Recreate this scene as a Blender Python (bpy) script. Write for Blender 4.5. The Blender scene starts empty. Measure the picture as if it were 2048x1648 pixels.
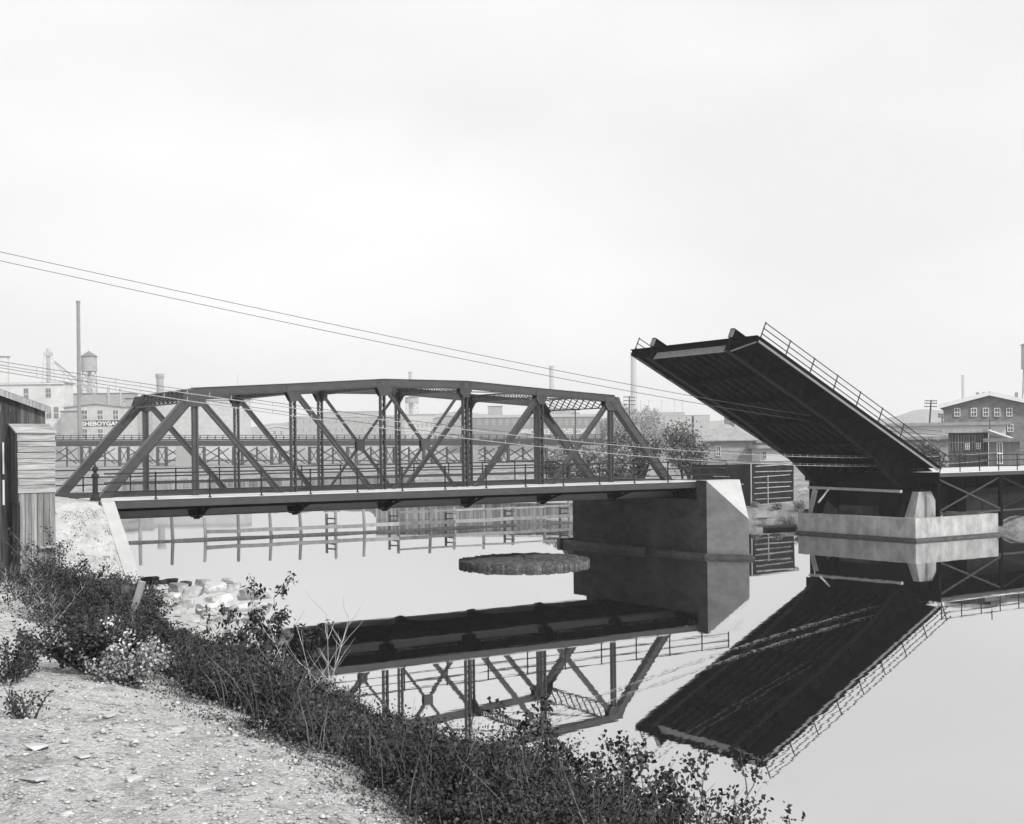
import bpy, math, random
import numpy as np
from mathutils import Vector, Matrix
random.seed(7); rng = np.random.default_rng(7)
S = bpy.context.scene; COL = S.collection
R_ = math.radians
# ---------------------------------------------------------------- camera
TH = R_(33.55); FPX = 2479.0; PX, PY = 1024.3, 893.4; ROLL = -0.011
CAM = Vector((-16.485, -63.107, 7.25))
RT = Vector((math.cos(TH), -math.sin(TH), 0)); FW = Vector((math.sin(TH), math.cos(TH), 0)); UP = Vector((0, 0, 1))
cd = bpy.data.cameras.new('camera'); cam = bpy.data.objects.new('camera', cd); COL.objects.link(cam)
cd.sensor_fit = 'HORIZONTAL'; cd.sensor_width = 36; cd.lens = 36 * FPX / 2048
cd.shift_x = 0.0; cd.shift_y = (PY - 824) / 2048
cd.clip_start = 0.1; cd.clip_end = 9000
back = -FW
m3 = Matrix((RT, UP, back)).transposed()
cam.matrix_world = Matrix.Translation(CAM) @ (m3 @ Matrix.Rotation(ROLL, 3, 'Z')).to_4x4()
S.camera = cam
S.render.resolution_x, S.render.resolution_y = 1024, 824
# ---------------------------------------------------------------- light
SUN_DIR = (RT * 0.57 - FW * 0.60 + UP * 0.72).normalized()      # towards the sun: right of and behind the camera, fairly high
w = bpy.data.worlds.new('World'); S.world = w; w.use_nodes = True
nt = w.node_tree; N = nt.nodes; L = nt.links
bg = N['Background']
sky = N.new('ShaderNodeTexSky'); sky.sky_type = 'NISHITA'; sky.sun_disc = False
sky.sun_elevation = math.asin(SUN_DIR.z); sky.sun_rotation = math.atan2(SUN_DIR.x, SUN_DIR.y)
sky.dust_density = 5; sky.air_density = 1
bw = N.new('ShaderNodeRGBToBW'); L.new(sky.outputs[0], bw.inputs[0])
tc = N.new('ShaderNodeTexCoord'); mp = N.new('ShaderNodeMapping'); mp.inputs['Scale'].default_value = (1, 1, 2.4)
L.new(tc.outputs['Generated'], mp.inputs[0])
nz = N.new('ShaderNodeTexNoise'); nz.inputs['Scale'].default_value = 2.0; nz.inputs['Detail'].default_value = 4; nz.inputs['Roughness'].default_value = .45
L.new(mp.outputs[0], nz.inputs['Vector'])
mr = N.new('ShaderNodeMapRange'); mr.inputs['From Min'].default_value = .36; mr.inputs['From Max'].default_value = .64
mr.inputs['To Min'].default_value = 8.1; mr.inputs['To Max'].default_value = 9.8
L.new(nz.outputs[0], mr.inputs[0])
mx = N.new('ShaderNodeMix'); mx.data_type = 'FLOAT'; mx.inputs[0].default_value = .94   # a white overcast veil over the clear sky
L.new(bw.outputs[0], mx.inputs[2]); L.new(mr.outputs[0], mx.inputs[3])
L.new(mx.outputs[0], bg.inputs['Color']); bg.inputs['Strength'].default_value = .102
sd = bpy.data.lights.new('sun', 'SUN'); sd.energy = 3.2; sd.angle = R_(7); sd.color = (1, .99, .975)
sun = bpy.data.objects.new('sun', sd); COL.objects.link(sun)
sun.rotation_euler = SUN_DIR.to_track_quat('Z', 'Y').to_euler(); sun.location = (0, -30, 60)
S.view_settings.view_transform = 'Standard'; S.view_settings.look = 'None'
S.view_settings.exposure = 0.16; S.view_settings.gamma = 1
S.render.engine = 'CYCLES'
S.cycles.max_bounces = 6; S.cycles.volume_bounces = 1

# ---------------------------------------------------------------- helpers
def ray(x, y):
    X = x - PX; Y = y - PY
    a = (X + ROLL * Y) / (1 + ROLL * ROLL); b = (Y - ROLL * X) / (1 + ROLL * ROLL)
    return FW + RT * (a / FPX) - UP * (b / FPX)
def DS(d): return d if d < 290 else d * 1.5 if d < 310 else d * 2            # everything past the river bend stands further off
def P(x, y, d): return CAM + ray(x, y) * DS(d)                    # photograph point at distance d
def PG(x, y, z=0.0):                                            # photograph point on the level z
    r = ray(x, y); return CAM + r * ((z - CAM.z) / r.z)
def PYp(x, y, Y):
    r = ray(x, y); return CAM + r * ((Y - CAM.y) / r.y)
def UD(u, d, z=0.0):
    v = CAM + RT * u + FW * d; v.z = z; return v
def toud(p): q = Vector(p) - CAM; return q.dot(RT), q.dot(FW)
def proj(p):
    q = Vector(p) - CAM; d = q.dot(FW); a = FPX * q.dot(RT) / d; b = -FPX * q.z / d
    return PX + a - ROLL * b, PY + b + ROLL * a

def tag(o, label=None, cat=None, group=None, kind=None):
    if label: o['label'] = label
    if cat: o['category'] = cat
    if group: o['group'] = group
    if kind: o['kind'] = kind
    return o
def thing(name, label, cat, loc, group=None):
    o = bpy.data.objects.new(name, None); COL.objects.link(o); o.location = loc; o.empty_display_size = .3
    return tag(o, label, cat, group)
def rootloc(o):
    while o.parent: o = o.parent
    return o.location
def link_mesh(name, me, mat, parent=None, loc=None):
    o = bpy.data.objects.new(name, me); COL.objects.link(o)
    if mat and not me.materials: me.materials.append(mat)
    if parent: o.parent = parent
    elif loc is not None: o.location = loc
    return o
class MB:
    def __init__(s): s.v = []; s.f = []; s.t = []
    def add(s, vs, fs, tone=None):
        n = len(s.v); s.v += [tuple(v) for v in vs]; s.f += [tuple(i + n for i in f) for f in fs]
        tone = random.random() if tone is None else tone
        s.t += [tone] * len(fs); return s
    def hexa(s, a, tone=None):           # 8 points: 4 bottom, 4 top (same winding)
        return s.add(a, [(3, 2, 1, 0), (4, 5, 6, 7), (0, 1, 5, 4), (1, 2, 6, 5), (2, 3, 7, 6), (3, 0, 4, 7)], tone)
    def box(s, x0, x1, y0, y1, z0, z1, tone=None):
        return s.hexa([(x0, y0, z0), (x1, y0, z0), (x1, y1, z0), (x0, y1, z0), (x0, y0, z1), (x1, y0, z1), (x1, y1, z1), (x0, y1, z1)], tone)
    def obox(s, c, ax, ay, hx, hy, z0, z1, tone=None):   # box on axes ax, ay (unit plan vectors), centre c
        c = Vector(c); q = []
        for z in (z0, z1):
            for sx, sy in ((-1, -1), (1, -1), (1, 1), (-1, 1)):
                p = c + ax * (sx * hx) + ay * (sy * hy); q.append((p.x, p.y, z))
        return s.hexa(q, tone)
    def beam(s, p0, p1, wd, h, up=(0, 0, 1), tone=None):     # wd across, h along 'up'
        p0 = Vector(p0); p1 = Vector(p1); d = (p1 - p0).normalized(); up = Vector(up)
        side = d.cross(up)
        if side.length < 1e-4: side = d.cross(Vector((0, 1, 0)))
        side.normalize(); u = side.cross(d).normalized()
        a = side * (wd / 2); b = u * (h / 2)
        return s.hexa([p0 - a - b, p0 + a - b, p0 + a + b, p0 - a + b, p1 - a - b, p1 + a - b, p1 + a + b, p1 - a + b], tone)
    def tube(s, pts, r, n=6, r1=None, cap=True, tone=None):
        pts = [Vector(p) for p in pts]; m = len(pts); r1 = r if r1 is None else r1; vs = []; fs = []
        for i, p in enumerate(pts):
            d = (pts[min(i + 1, m - 1)] - pts[max(i - 1, 0)]).normalized()
            ref = Vector((0, 0, 1)) if abs(d.z) < .9 else Vector((1, 0, 0))
            a = d.cross(ref).normalized(); b = a.cross(d); rr = r + (r1 - r) * i / max(1, m - 1)
            for k in range(n):
                t = 2 * math.pi * k / n; vs.append(p + a * (rr * math.cos(t)) + b * (rr * math.sin(t)))
        for i in range(m - 1):
            for k in range(n):
                k2 = (k + 1) % n; fs.append((i * n + k, i * n + k2, (i + 1) * n + k2, (i + 1) * n + k))
        if cap: fs += [tuple(range(n))[::-1], tuple((m - 1) * n + k for k in range(n))]
        return s.add(vs, fs, tone)
    def lathe(s, c, prof, n=24, tone=None):          # prof: (radius, z)
        c = Vector(c); vs = []; fs = []
        for r, z in prof:
            for k in range(n):
                t = 2 * math.pi * k / n; vs.append((c.x + r * math.cos(t), c.y + r * math.sin(t), c.z + z))
        for i in range(len(prof) - 1):
            for k in range(n):
                k2 = (k + 1) % n; fs.append((i * n + k, i * n + k2, (i + 1) * n + k2, (i + 1) * n + k))
        fs += [tuple(range(n))[::-1], tuple((len(prof) - 1) * n + k for k in range(n))]
        return s.add(vs, fs, tone)
    def prism(s, pts, off, tone=None):               # polygon swept by vector off
        n = len(pts); off = Vector(off); a = [Vector(p) for p in pts]; b = [p + off for p in a]
        return s.add(a + b, [tuple(range(n))[::-1], tuple(range(n, 2 * n))] + [(i, (i + 1) % n, n + (i + 1) % n, n + i) for i in range(n)], tone)
    def build(s, name, mat, parent=None, loc=None, smooth=False):
        o = Vector(rootloc(parent)) if parent else Vector(loc if loc is not None else (0, 0, 0))
        me = bpy.data.meshes.new(name)
        me.from_pydata([(v[0] - o.x, v[1] - o.y, v[2] - o.z) for v in s.v], [], s.f)
        at = me.attributes.new('tone', 'FLOAT', 'FACE'); at.data.foreach_set('value', s.t)
        if smooth: me.polygons.foreach_set('use_smooth', [True] * len(me.polygons))
        me.materials.append(mat); me.update()
        return link_mesh(name, me, None, parent, o if not parent else None)

def mat(name, base, var=.12, scale=3.0, rough=.8, tonevar=0.0, stretch=(1, 1, 1), bump=0.0, bscale=20, spec=.3, detail=5, metallic=0, dark=None, streak=None, wear=None):
    """grey material: base value, noise mottling, per-piece tone, optional bump / streaks / wear patches"""
    m = bpy.data.materials.new(name); m.use_nodes = True; t = m.node_tree; n = t.nodes; l = t.links
    b = n['Principled BSDF']; b.inputs['Roughness'].default_value = rough; b.inputs['Specular IOR Level'].default_value = spec
    b.inputs['Metallic'].default_value = metallic
    co = n.new('ShaderNodeTexCoord'); mpn = n.new('ShaderNodeMapping'); mpn.inputs['Scale'].default_value = stretch
    l.new(co.outputs['Object'], mpn.inputs[0])
    nz = n.new('ShaderNodeTexNoise'); nz.inputs['Scale'].default_value = scale; nz.inputs['Detail'].default_value = detail; nz.inputs['Roughness'].default_value = .62
    l.new(mpn.outputs[0], nz.inputs['Vector'])
    r = n.new('ShaderNodeMapRange'); r.inputs['From Min'].default_value = .28; r.inputs['From Max'].default_value = .72
    r.inputs['To Min'].default_value = 1 - var * 2; r.inputs['To Max'].default_value = 1 + var * 2
    l.new(nz.outputs[0], r.inputs[0]); cur = r.outputs[0]
    def mul(x, y):
        q = n.new('ShaderNodeMath'); q.operation = 'MULTIPLY'; l.new(x, q.inputs[0])
        if isinstance(y, float): q.inputs[1].default_value = y
        else: l.new(y, q.inputs[1])
        return q.outputs[0]
    if tonevar:
        at = n.new('ShaderNodeAttribute'); at.attribute_name = 'tone'
        r2 = n.new('ShaderNodeMapRange'); r2.inputs['To Min'].default_value = 1 - tonevar; r2.inputs['To Max'].default_value = 1 + tonevar
        l.new(at.outputs['Fac'], r2.inputs[0]); cur = mul(cur, r2.outputs[0])
    if streak:       # (scale vector, low, high)
        mp2 = n.new('ShaderNodeMapping'); mp2.inputs['Scale'].default_value = streak[0]; l.new(co.outputs['Object'], mp2.inputs[0])
        n2 = n.new('ShaderNodeTexNoise'); n2.inputs['Scale'].default_value = 1; n2.inputs['Detail'].default_value = 6; n2.inputs['Roughness'].default_value = .7
        l.new(mp2.outputs[0], n2.inputs['Vector'])
        r3 = n.new('ShaderNodeMapRange'); r3.inputs['From Min'].default_value = .38; r3.inputs['From Max'].default_value = .6
        r3.inputs['To Min'].default_value = streak[1]; r3.inputs['To Max'].default_value = streak[2]
        l.new(n2.outputs[0], r3.inputs[0]); cur = mul(cur, r3.outputs[0])
    cur = mul(cur, float(base))
    cb = n.new('ShaderNodeCombineColor')
    for i in range(3): l.new(cur, cb.inputs[i])
    l.new(cb.outputs[0], b.inputs['Base Color'])
    if bump:
        n3 = n.new('ShaderNodeTexNoise'); n3.inputs['Scale'].default_value = bscale; n3.inputs['Detail'].default_value = 6
        l.new(mpn.outputs[0], n3.inputs['Vector'])
        bp = n.new('ShaderNodeBump'); bp.inputs['Strength'].default_value = bump; bp.inputs['Distance'].default_value = .05
        l.new(n3.outputs[0], bp.inputs['Height']); l.new(bp.outputs[0], b.inputs['Normal'])
    return m
M = dict(
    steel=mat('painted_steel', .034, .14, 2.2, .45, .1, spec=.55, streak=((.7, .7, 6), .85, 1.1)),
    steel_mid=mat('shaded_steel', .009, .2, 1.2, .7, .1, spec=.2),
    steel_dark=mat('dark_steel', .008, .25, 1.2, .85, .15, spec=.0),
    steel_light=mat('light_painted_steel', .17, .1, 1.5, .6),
    rail=mat('rail_steel', .022, .1, 3, .6, spec=.2),
    deck=mat('deck_planks_pale', .52, .06, 1.2, .9, .03),
    road=mat('roadway', .35, .1, 1.5, .9),
    concrete=mat('concrete', .062, .1, .7, .92, .0, bump=.12, bscale=9, spec=.1, streak=((.7, .7, 1.5), .6, 1.12)),
    concrete_mid=mat('grey_concrete', .2, .09, .7, .92, bump=.12, bscale=9, spec=.1, streak=((.8, .8, 1.4), .8, 1.06)),
    concrete_pale_lit=mat('pale_sunlit_concrete', .40, .06, 1.0, .92, bump=.08, bscale=9),
    concrete_wet=mat('stained_concrete', .075, .2, 2, .7, streak=((1.5, 1.5, 5), .7, 1.2)),
    concrete_box=mat('streaked_concrete', .34, .12, .9, .92, bump=.1, streak=((1.3, 1.3, .5), .72, 1.08)),
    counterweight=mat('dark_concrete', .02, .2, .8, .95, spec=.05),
    timber=mat('weathered_timber', .20, .15, 3, .9, .35, stretch=(1, 1, .15), bump=.3, bscale=12),
    timber_pale=mat('pale_timber', .36, .12, 4, .9, .22, stretch=(.35, 1, 8), bump=.4, bscale=9, streak=((1.2, 2, 22), .62, 1.15)),
    timber_vert=mat('vertical_boards', .25, .12, 4, .9, .25, stretch=(7, 7, .5), bump=.4, bscale=9, streak=((14, 14, .8), .6, 1.15)),
    timber_dark=mat('dark_boards', .085, .2, 3, .9, .35, stretch=(6, 6, .5), bump=.4, bscale=9, streak=((10, 10, .7), .45, 1.3)),
    tar=mat('tarpaper', .025, .2, 1.2, .9, .2, spec=.1),
    batten=mat('pale_battens', .42, .15, 2, .9, .3),
    pole=mat('pole_timber', .09, .15, 2, .9, .1),
    wire=mat('cable', .05, .05, 1, .5), wire_pale=mat('pale_cable', .3, .05, 1, .6),
    white_wall=mat('white_boarding', .6, .05, .3, .9, .03, streak=((.12, .12, 1.6), .9, 1.04)),
    grey_wall=mat('grey_boarding', .5, .07, .4, .9, .03, streak=((.12, .12, 1.6), .88, 1.04)),
    mid_wall=mat('mid_grey_wall', .34, .1, .4, .9),
    brick=mat('brick', .2, .1, 1.2, .9, bump=.1, streak=((1.2, 1.2, 7), .85, 1.1)),
    brick_pale=mat('pale_brick', .34, .08, 1.6, .9, streak=((1.5, 1.5, 9), .85, 1.1)),
    roof=mat('roof', .30, .1, 1.2, .9, streak=((.5, .5, 5), .9, 1.06)), roof_dark=mat('dark_roof', .16, .15, 1, .9),
    trim=mat('white_trim', .72, .04, 1, .8), glass=mat('window_glass', .12, .3, 1, .3, spec=.5),
    chimney=mat('hazed_stack_brick', .42, .08, .2, .9), steel_stack=mat('stack_steel', .22, .1, .2, .7),  # chimney brick kept pale: distance haze is put into its colour
    sign=mat('sign_board', .04, .05, 1, .8), letter=mat('white_lettering', .75, .03, 1, .8),
    letter_worn=mat('faded_lettering', .6, .1, .5, .9),
    stone=mat('limestone', .42, .16, 1.6, .9, .3, bump=.8, bscale=5, streak=((1.5, 1.5, 5), .72, 1.08)),
    pebble=mat('pebble', .38, .15, 3, .9, .4), rubble=mat('rubble', .09, .45, 5, .95, .4, bump=.9, bscale=7, detail=9),
    foliage=mat('leaves', .028, .3, 1.0, .5, .6, spec=.4), foliage_mid=mat('tree_leaves', .22, .2, .8, .7, .5),
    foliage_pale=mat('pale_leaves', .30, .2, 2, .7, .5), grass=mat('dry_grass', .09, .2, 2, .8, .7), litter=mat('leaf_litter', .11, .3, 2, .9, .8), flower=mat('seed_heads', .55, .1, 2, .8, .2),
    twig=mat('twigs', .11, .2, 3, .9, .4), twig_pale=mat('bare_twigs', .42, .1, 3, .9, .2), bark=mat('bark', .07, .2, 3, .9),
)
def ground_mat(name, base, var, sc, speck, bump, dark_patch):
    m = mat(name, base, var, sc, .95, bump=0); t = m.node_tree; n = t.nodes; l = t.links; b = n['Principled BSDF']
    co = n.new('ShaderNodeTexCoord')
    vor = n.new('ShaderNodeTexVoronoi'); vor.inputs['Scale'].default_value = speck; vor.inputs['Randomness'].default_value = 1
    l.new(co.outputs['Object'], vor.inputs['Vector'])
    nf = n.new('ShaderNodeTexNoise'); nf.inputs['Scale'].default_value = speck * .6; nf.inputs['Detail'].default_value = 8; nf.inputs['Roughness'].default_value = .75
    l.new(co.outputs['Object'], nf.inputs['Vector'])
    ad = n.new('ShaderNodeMath'); ad.operation = 'MULTIPLY_ADD'; ad.inputs[1].default_value = -.7
    l.new(vor.outputs['Distance'], ad.inputs[0]); l.new(nf.outputs[0], ad.inputs[2])
    bp = n.new('ShaderNodeBump'); bp.inputs['Strength'].default_value = bump; bp.inputs['Distance'].default_value = .04
    l.new(ad.outputs[0], bp.inputs['Height']); l.new(bp.outputs[0], b.inputs['Normal'])
    src = b.inputs['Base Color'].links[0].from_socket
    n4 = n.new('ShaderNodeTexNoise'); n4.inputs['Scale'].default_value = 2.6; n4.inputs['Detail'].default_value = 9; n4.inputs['Roughness'].default_value = .78
    l.new(co.outputs['Object'], n4.inputs['Vector'])
    r4 = n.new('ShaderNodeMapRange'); r4.inputs['From Min'].default_value = .36; r4.inputs['From Max'].default_value = .5
    r4.inputs['To Min'].default_value = dark_patch; r4.inputs['To Max'].default_value = 1
    l.new(n4.outputs[0], r4.inputs[0])
    vm = n.new('ShaderNodeVectorMath'); vm.operation = 'SCALE'; l.new(src, vm.inputs[0]); l.new(r4.outputs[0], vm.inputs['Scale'])
    # pebbles: tone by cell
    r5 = n.new('ShaderNodeMapRange'); r5.inputs['To Min'].default_value = .72; r5.inputs['To Max'].default_value = 1.2
    sp = n.new('ShaderNodeSeparateColor'); l.new(vor.outputs['Color'], sp.inputs[0]); l.new(sp.outputs[0], r5.inputs[0])
    vm2 = n.new('ShaderNodeVectorMath'); vm2.operation = 'SCALE'; l.new(vm.outputs[0], vm2.inputs[0]); l.new(r5.outputs[0], vm2.inputs['Scale'])
    l.new(vm2.outputs[0], b.inputs['Base Color'])
    return m
M['dirt'] = ground_mat('dirt', .53, .1, 1.2, 55, .8, .55)
M['trestle'] = mat('trestle_timber', .05, .2, 1, .95, .3)
M['sand'] = ground_mat('sand_slope', .50, .07, 1.0, 9, .5, .55)
M['far_ground'] = ground_mat('far_ground', .26, .25, .12, 1.5, .4, .5)
# water: a calm mirror, slightly rippled
wm = bpy.data.materials.new('river_water'); wm.use_nodes = True; t = wm.node_tree; n = t.nodes; l = t.links
for q in list(n):
    if q.type != 'OUTPUT_MATERIAL': n.remove(q)
out = [q for q in n if q.type == 'OUTPUT_MATERIAL'][0]
gl = n.new('ShaderNodeBsdfGlossy'); gl.inputs['Roughness'].default_value = .012; gl.inputs['Color'].default_value = (.93, .93, .93, 1)
df = n.new('ShaderNodeBsdfDiffuse'); df.inputs['Color'].default_value = (.012, .012, .012, 1)
fr = n.new('ShaderNodeFresnel'); fr.inputs['IOR'].default_value = 4.2
ms = n.new('ShaderNodeMixShader'); fm = n.new('ShaderNodeMapRange'); fm.inputs['To Min'].default_value = .62; l.new(fr.outputs[0], fm.inputs[0]); l.new(fm.outputs[0], ms.inputs[0]); l.new(df.outputs[0], ms.inputs[1]); l.new(gl.outputs[0], ms.inputs[2])
l.new(ms.outputs[0], out.inputs['Surface'])
co = n.new('ShaderNodeTexCoord'); mp = n.new('ShaderNodeMapping'); mp.vector_type = 'POINT'
mp.inputs['Rotation'].default_value = (0, 0, TH); mp.inputs['Scale'].default_value = (.35, 1.6, 1)
l.new(co.outputs['Object'], mp.inputs[0])
nn = n.new('ShaderNodeTexNoise'); nn.inputs['Scale'].default_value = 1.0; nn.inputs['Detail'].default_value = 3; l.new(mp.outputs[0], nn.inputs['Vector'])
bp = n.new('ShaderNodeBump'); bp.inputs['Strength'].default_value = .075; bp.inputs['Distance'].default_value = .013
l.new(nn.outputs[0], bp.inputs['Height'])
for q in (gl, fr): l.new(bp.outputs[0], q.inputs['Normal'])
M['water'] = wm

# ================================================================ SETTING
# river surface
mb = MB(); c0 = UD(0, 400); mb.obox(c0, RT, FW, 1500, 520, -.02, 0.0)
mb.f = mb.f[1:2]; mb.t = mb.t[:1]
o = mb.build('river_water', M['water'], loc=(0, 0, 0)); tag(o, kind='structure')

def heightfield(name, us, ds, zf, material, smooth=True):
    nu, nd = len(us), len(ds); UU, DD = np.meshgrid(us, ds)
    Z = zf(UU, DD)
    X = CAM.x + RT.x * UU + FW.x * DD; Y = CAM.y + RT.y * UU + FW.y * DD
    v = np.stack([X, Y, Z], -1).reshape(-1, 3)
    idx = np.arange(nu * nd).reshape(nd, nu)
    f = np.stack([idx[:-1, :-1], idx[:-1, 1:], idx[1:, 1:], idx[1:, :-1]], -1).reshape(-1, 4)
    me = bpy.data.meshes.new(name); me.vertices.add(len(v)); me.vertices.foreach_set('co', v.ravel().astype(np.float32))
    me.loops.add(f.size); me.loops.foreach_set('vertex_index', f.ravel().astype(np.int32))
    me.polygons.add(len(f)); me.polygons.foreach_set('loop_start', np.arange(0, f.size, 4, dtype=np.int32))
    me.update(calc_edges=True); me.validate()
    me.polygons.foreach_set('use_smooth', [smooth] * len(me.polygons)); me.materials.append(material)
    return tag(link_mesh(name, me, None, None, (0, 0, 0)), kind='structure')
def vnoise(x, y, seed=0):          # smooth value noise on arrays
    r = np.random.default_rng(seed); g = r.random((256, 256))
    xi = np.floor(x).astype(int); yi = np.floor(y).astype(int); fx = x - xi; fy = y - yi
    fx = fx * fx * (3 - 2 * fx); fy = fy * fy * (3 - 2 * fy)
    a = g[xi % 256, yi % 256]; b = g[(xi + 1) % 256, yi % 256]; c = g[xi % 256, (yi + 1) % 256]; d = g[(xi + 1) % 256, (yi + 1) % 256]
    return (a * (1 - fx) + b * fx) * (1 - fy) + (c * (1 - fx) + d * fx) * fy - .5
CTRL = np.array([
 (-.6,5.7,5.5),(-1.76,8,5.4),(-2.9,10.2,5.3),(-5.4,14.5,5.1),(-9.3,22.5,4.9),
 (-2.6,5.5,5.58),(-5,5,5.6),(-8,10,5.45),(-12,15,5.3),(-15,22,5.0),(-3,2,5.6),(0,0,5.6),(-10,0,5.7),(-20,10,5.6),(-14,29,4.75),(-20,29,4.8),(-28,30,4.8),(-6,10,5.4),
 (8,-5,0),(6.5,3,0),(5,9,0),(3,15,0),(.3,21,0),(-3,28,0),(-5.8,36,0),(-8.5,44.5,0),(-11.5,51,0),(-16,57.5,0),(-20,63,0),
 (3,2,3.2),(1.8,8,3.1),(-.8,14,3.0),(-4,20,2.9),(-7,28,2.3),(-11,38,1.7),(-15,46,1.5),(-19,54,1.2),
 (11,10,-1.5),(6,25,-1.5),(1,37,-1.5),(-5,52,-1.5),(-12,66,-1.5),(14,-5,-1.5),
 (-12,33,3.4),(-18,40,3.2),(-23,50,2.6),(-30,45,3.4),(-28,60,2.2)], float)
def tps(r): return np.where(r > 0, r * r * np.log(r + 1e-9), 0)
_n = len(CTRL); _A = np.zeros((_n + 3, _n + 3))
_r = np.hypot(CTRL[:, None, 0] - CTRL[None, :, 0], CTRL[:, None, 1] - CTRL[None, :, 1])
_A[:_n, :_n] = tps(_r) + np.eye(_n) * .6; _A[:_n, _n] = 1; _A[:_n, _n + 1:] = CTRL[:, :2]; _A[_n, :_n] = 1; _A[_n + 1:, :_n] = CTRL[:, :2].T
_W = np.linalg.solve(_A, np.concatenate([CTRL[:, 2], np.zeros(3)]))
def bank_z(u, d):
    u = np.asarray(u, float); d = np.asarray(d, float)
    z = _W[_n] + _W[_n + 1] * u + _W[_n + 2] * d
    for i in range(_n): z = z + _W[i] * tps(np.hypot(u - CTRL[i, 0], d - CTRL[i, 1]))
    z = np.clip(z, -2, 6.0)
    z = z + .16 * vnoise(u * 1.1 + 50, d * 1.1 + 50, 1) + .07 * vnoise(u * 3.7 + 50, d * 3.7 + 50, 2) + .03 * vnoise(u * 11 + 50, d * 11 + 50, 3)
    X = CAM.x + RT.x * u + FW.x * d; Y = CAM.y + RT.y * u + FW.y * d
    emb = 4.86 + np.minimum(0, Y + 2.95) * .86 + .05 * vnoise(u * 2 + 90, d * 2 + 90, 4)   # road embankment beside the abutment
    emb = np.where((X < .2) & (Y < 12), emb, -9)
    z = np.maximum(z, emb)
    z = np.where((X >= .22) & (X < 2.5) & (Y > -9.0), np.minimum(z, -.6), z)
    z = np.where((X > -.2) & (Y > -3.0), -1.5, z)
    z = np.where((Y > 11.5), np.where(X < -.3, np.maximum(3.2, 4.86 - (Y - 11.5) * .5), z), z)
    return z
us = np.concatenate([np.linspace(-60, -26, 35), np.linspace(-25.8, 9, 300), np.linspace(9.5, 16, 8)])
ds = np.concatenate([np.linspace(-8, 3, 22), np.linspace(3.1, 30, 260), np.linspace(30.2, 92, 300)])
heightfield('river_bank', us, ds, bank_z, M['dirt'])
# left bank land beyond the road, and the far bank
SH = np.array([(-400, 225), (-95, 215), (-60, 200), (-24, 190), (-15, 140), (-9, 128), (0, 125), (10, 121), (25, 113.5), (33, 110), (38, 102), (45, 97), (60, 90), (120, 70), (400, 60)], float)
def far_z(u, d):
    s = np.interp(u, SH[:, 0], SH[:, 1]); t = d - s
    z = np.interp(t, [-6, -1, 0, 1.5, 12, 40, 110, 300, 500, 3000], [-3, -.9, .15, 1.1, 1.5, 1.6, 1.6, 1.6, 2.5, 5.0])
    z = z + np.where(t > -1, .5 * vnoise(u * .5 + 900, d * .5 + 90, 6) + .3 * vnoise(u * 1.5 + 900, d * 1.5 + 90, 7), 0)
    z = np.where(t > 60, np.minimum(z, 4.2), z)
    X = CAM.x + RT.x * u + FW.x * d
    return np.where((X < -6) & (d > 75), np.maximum(z, np.minimum(3.0, (-X - 6) * .9 - 1.2)), z)
us = np.concatenate([np.linspace(-2000, -130, 24), np.linspace(-125, 140, 340), np.linspace(145, 2000, 24)])
ds = np.concatenate([np.linspace(60, 170, 160), np.linspace(171, 330, 110), np.linspace(345, 4200, 60)])
heightfield('far_ground', us, ds, far_z, M['far_ground'])

# hazy wooded hills
def hill(x0, x1, ytop, d, seed):
    mb = MB(); n = 60; r = random.Random(seed); vs = []; ph = r.random() * 6
    for i in range(n + 1):
        t = i / n; x = x0 + (x1 - x0) * t; e = math.sin(math.pi * t) ** .45
        yy = ytop + (886 - ytop) * (1 - e) + 4 * math.sin(t * 17 + ph) * e + 2 * math.sin(t * 41 + ph) + r.uniform(-1, 1)
        for k, (dd, f) in enumerate(((0, 0), (60, .55), (130, 1), (260, .6), (420, 0))):
            top = P(x, yy, d + 130); base = 3.0
            p = P(x, 886, d + dd); vs.append((p.x, p.y, base + (top.z - base) * f))
    fs = [(i * 5 + k, (i + 1) * 5 + k, (i + 1) * 5 + k + 1, i * 5 + k + 1) for i in range(n) for k in range(4)]
    mb.add(vs, fs); return tag(mb.build('hill', M['far_ground'], loc=P((x0 + x1) / 2, 886, d), smooth=True), kind='structure')
hill(430, 1300, 828, 1000, 1); hill(1650, 2300, 818, 950, 2); hill(-300, 520, 846, 1200, 3); hill(1150, 1780, 838, 1150, 4)

# ================================================================ TRUSS BRIDGE
PN = 5.5; ZD = 4.9; WT = 8.4; SW = 2.58
TOP = {0: ZD - .5, 1: ZD + 5.6, 2: ZD + 5.93, 3: ZD + 6.29, 4: ZD + 6.29, 5: ZD + 5.93, 6: ZD + 5.6, 7: ZD - .5}
ZL = ZD - .885
br = thing('truss_bridge', 'long dark steel through truss bridge with pale deck between the bank and the concrete pier', 'bridge', (19.25, 4.2, 0))
def hmember(mb, p0, p1, wx, wy, t=.045):          # two flanged channels with a recessed web, in the truss plane XZ
    p0 = Vector(p0); p1 = Vector(p1); d = (p1 - p0).normalized(); s = d.cross(Vector((0, 1, 0))).normalized()
    for sg in (-1, 1): mb.beam(p0 + s * sg * (wx / 2 - t), p1 + s * sg * (wx / 2 - t), t * 2, wy, up=(0, 1, 0))
    mb.beam(p0, p1, wx - t * 4 + .002, wy * .62, up=(0, 1, 0))
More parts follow.
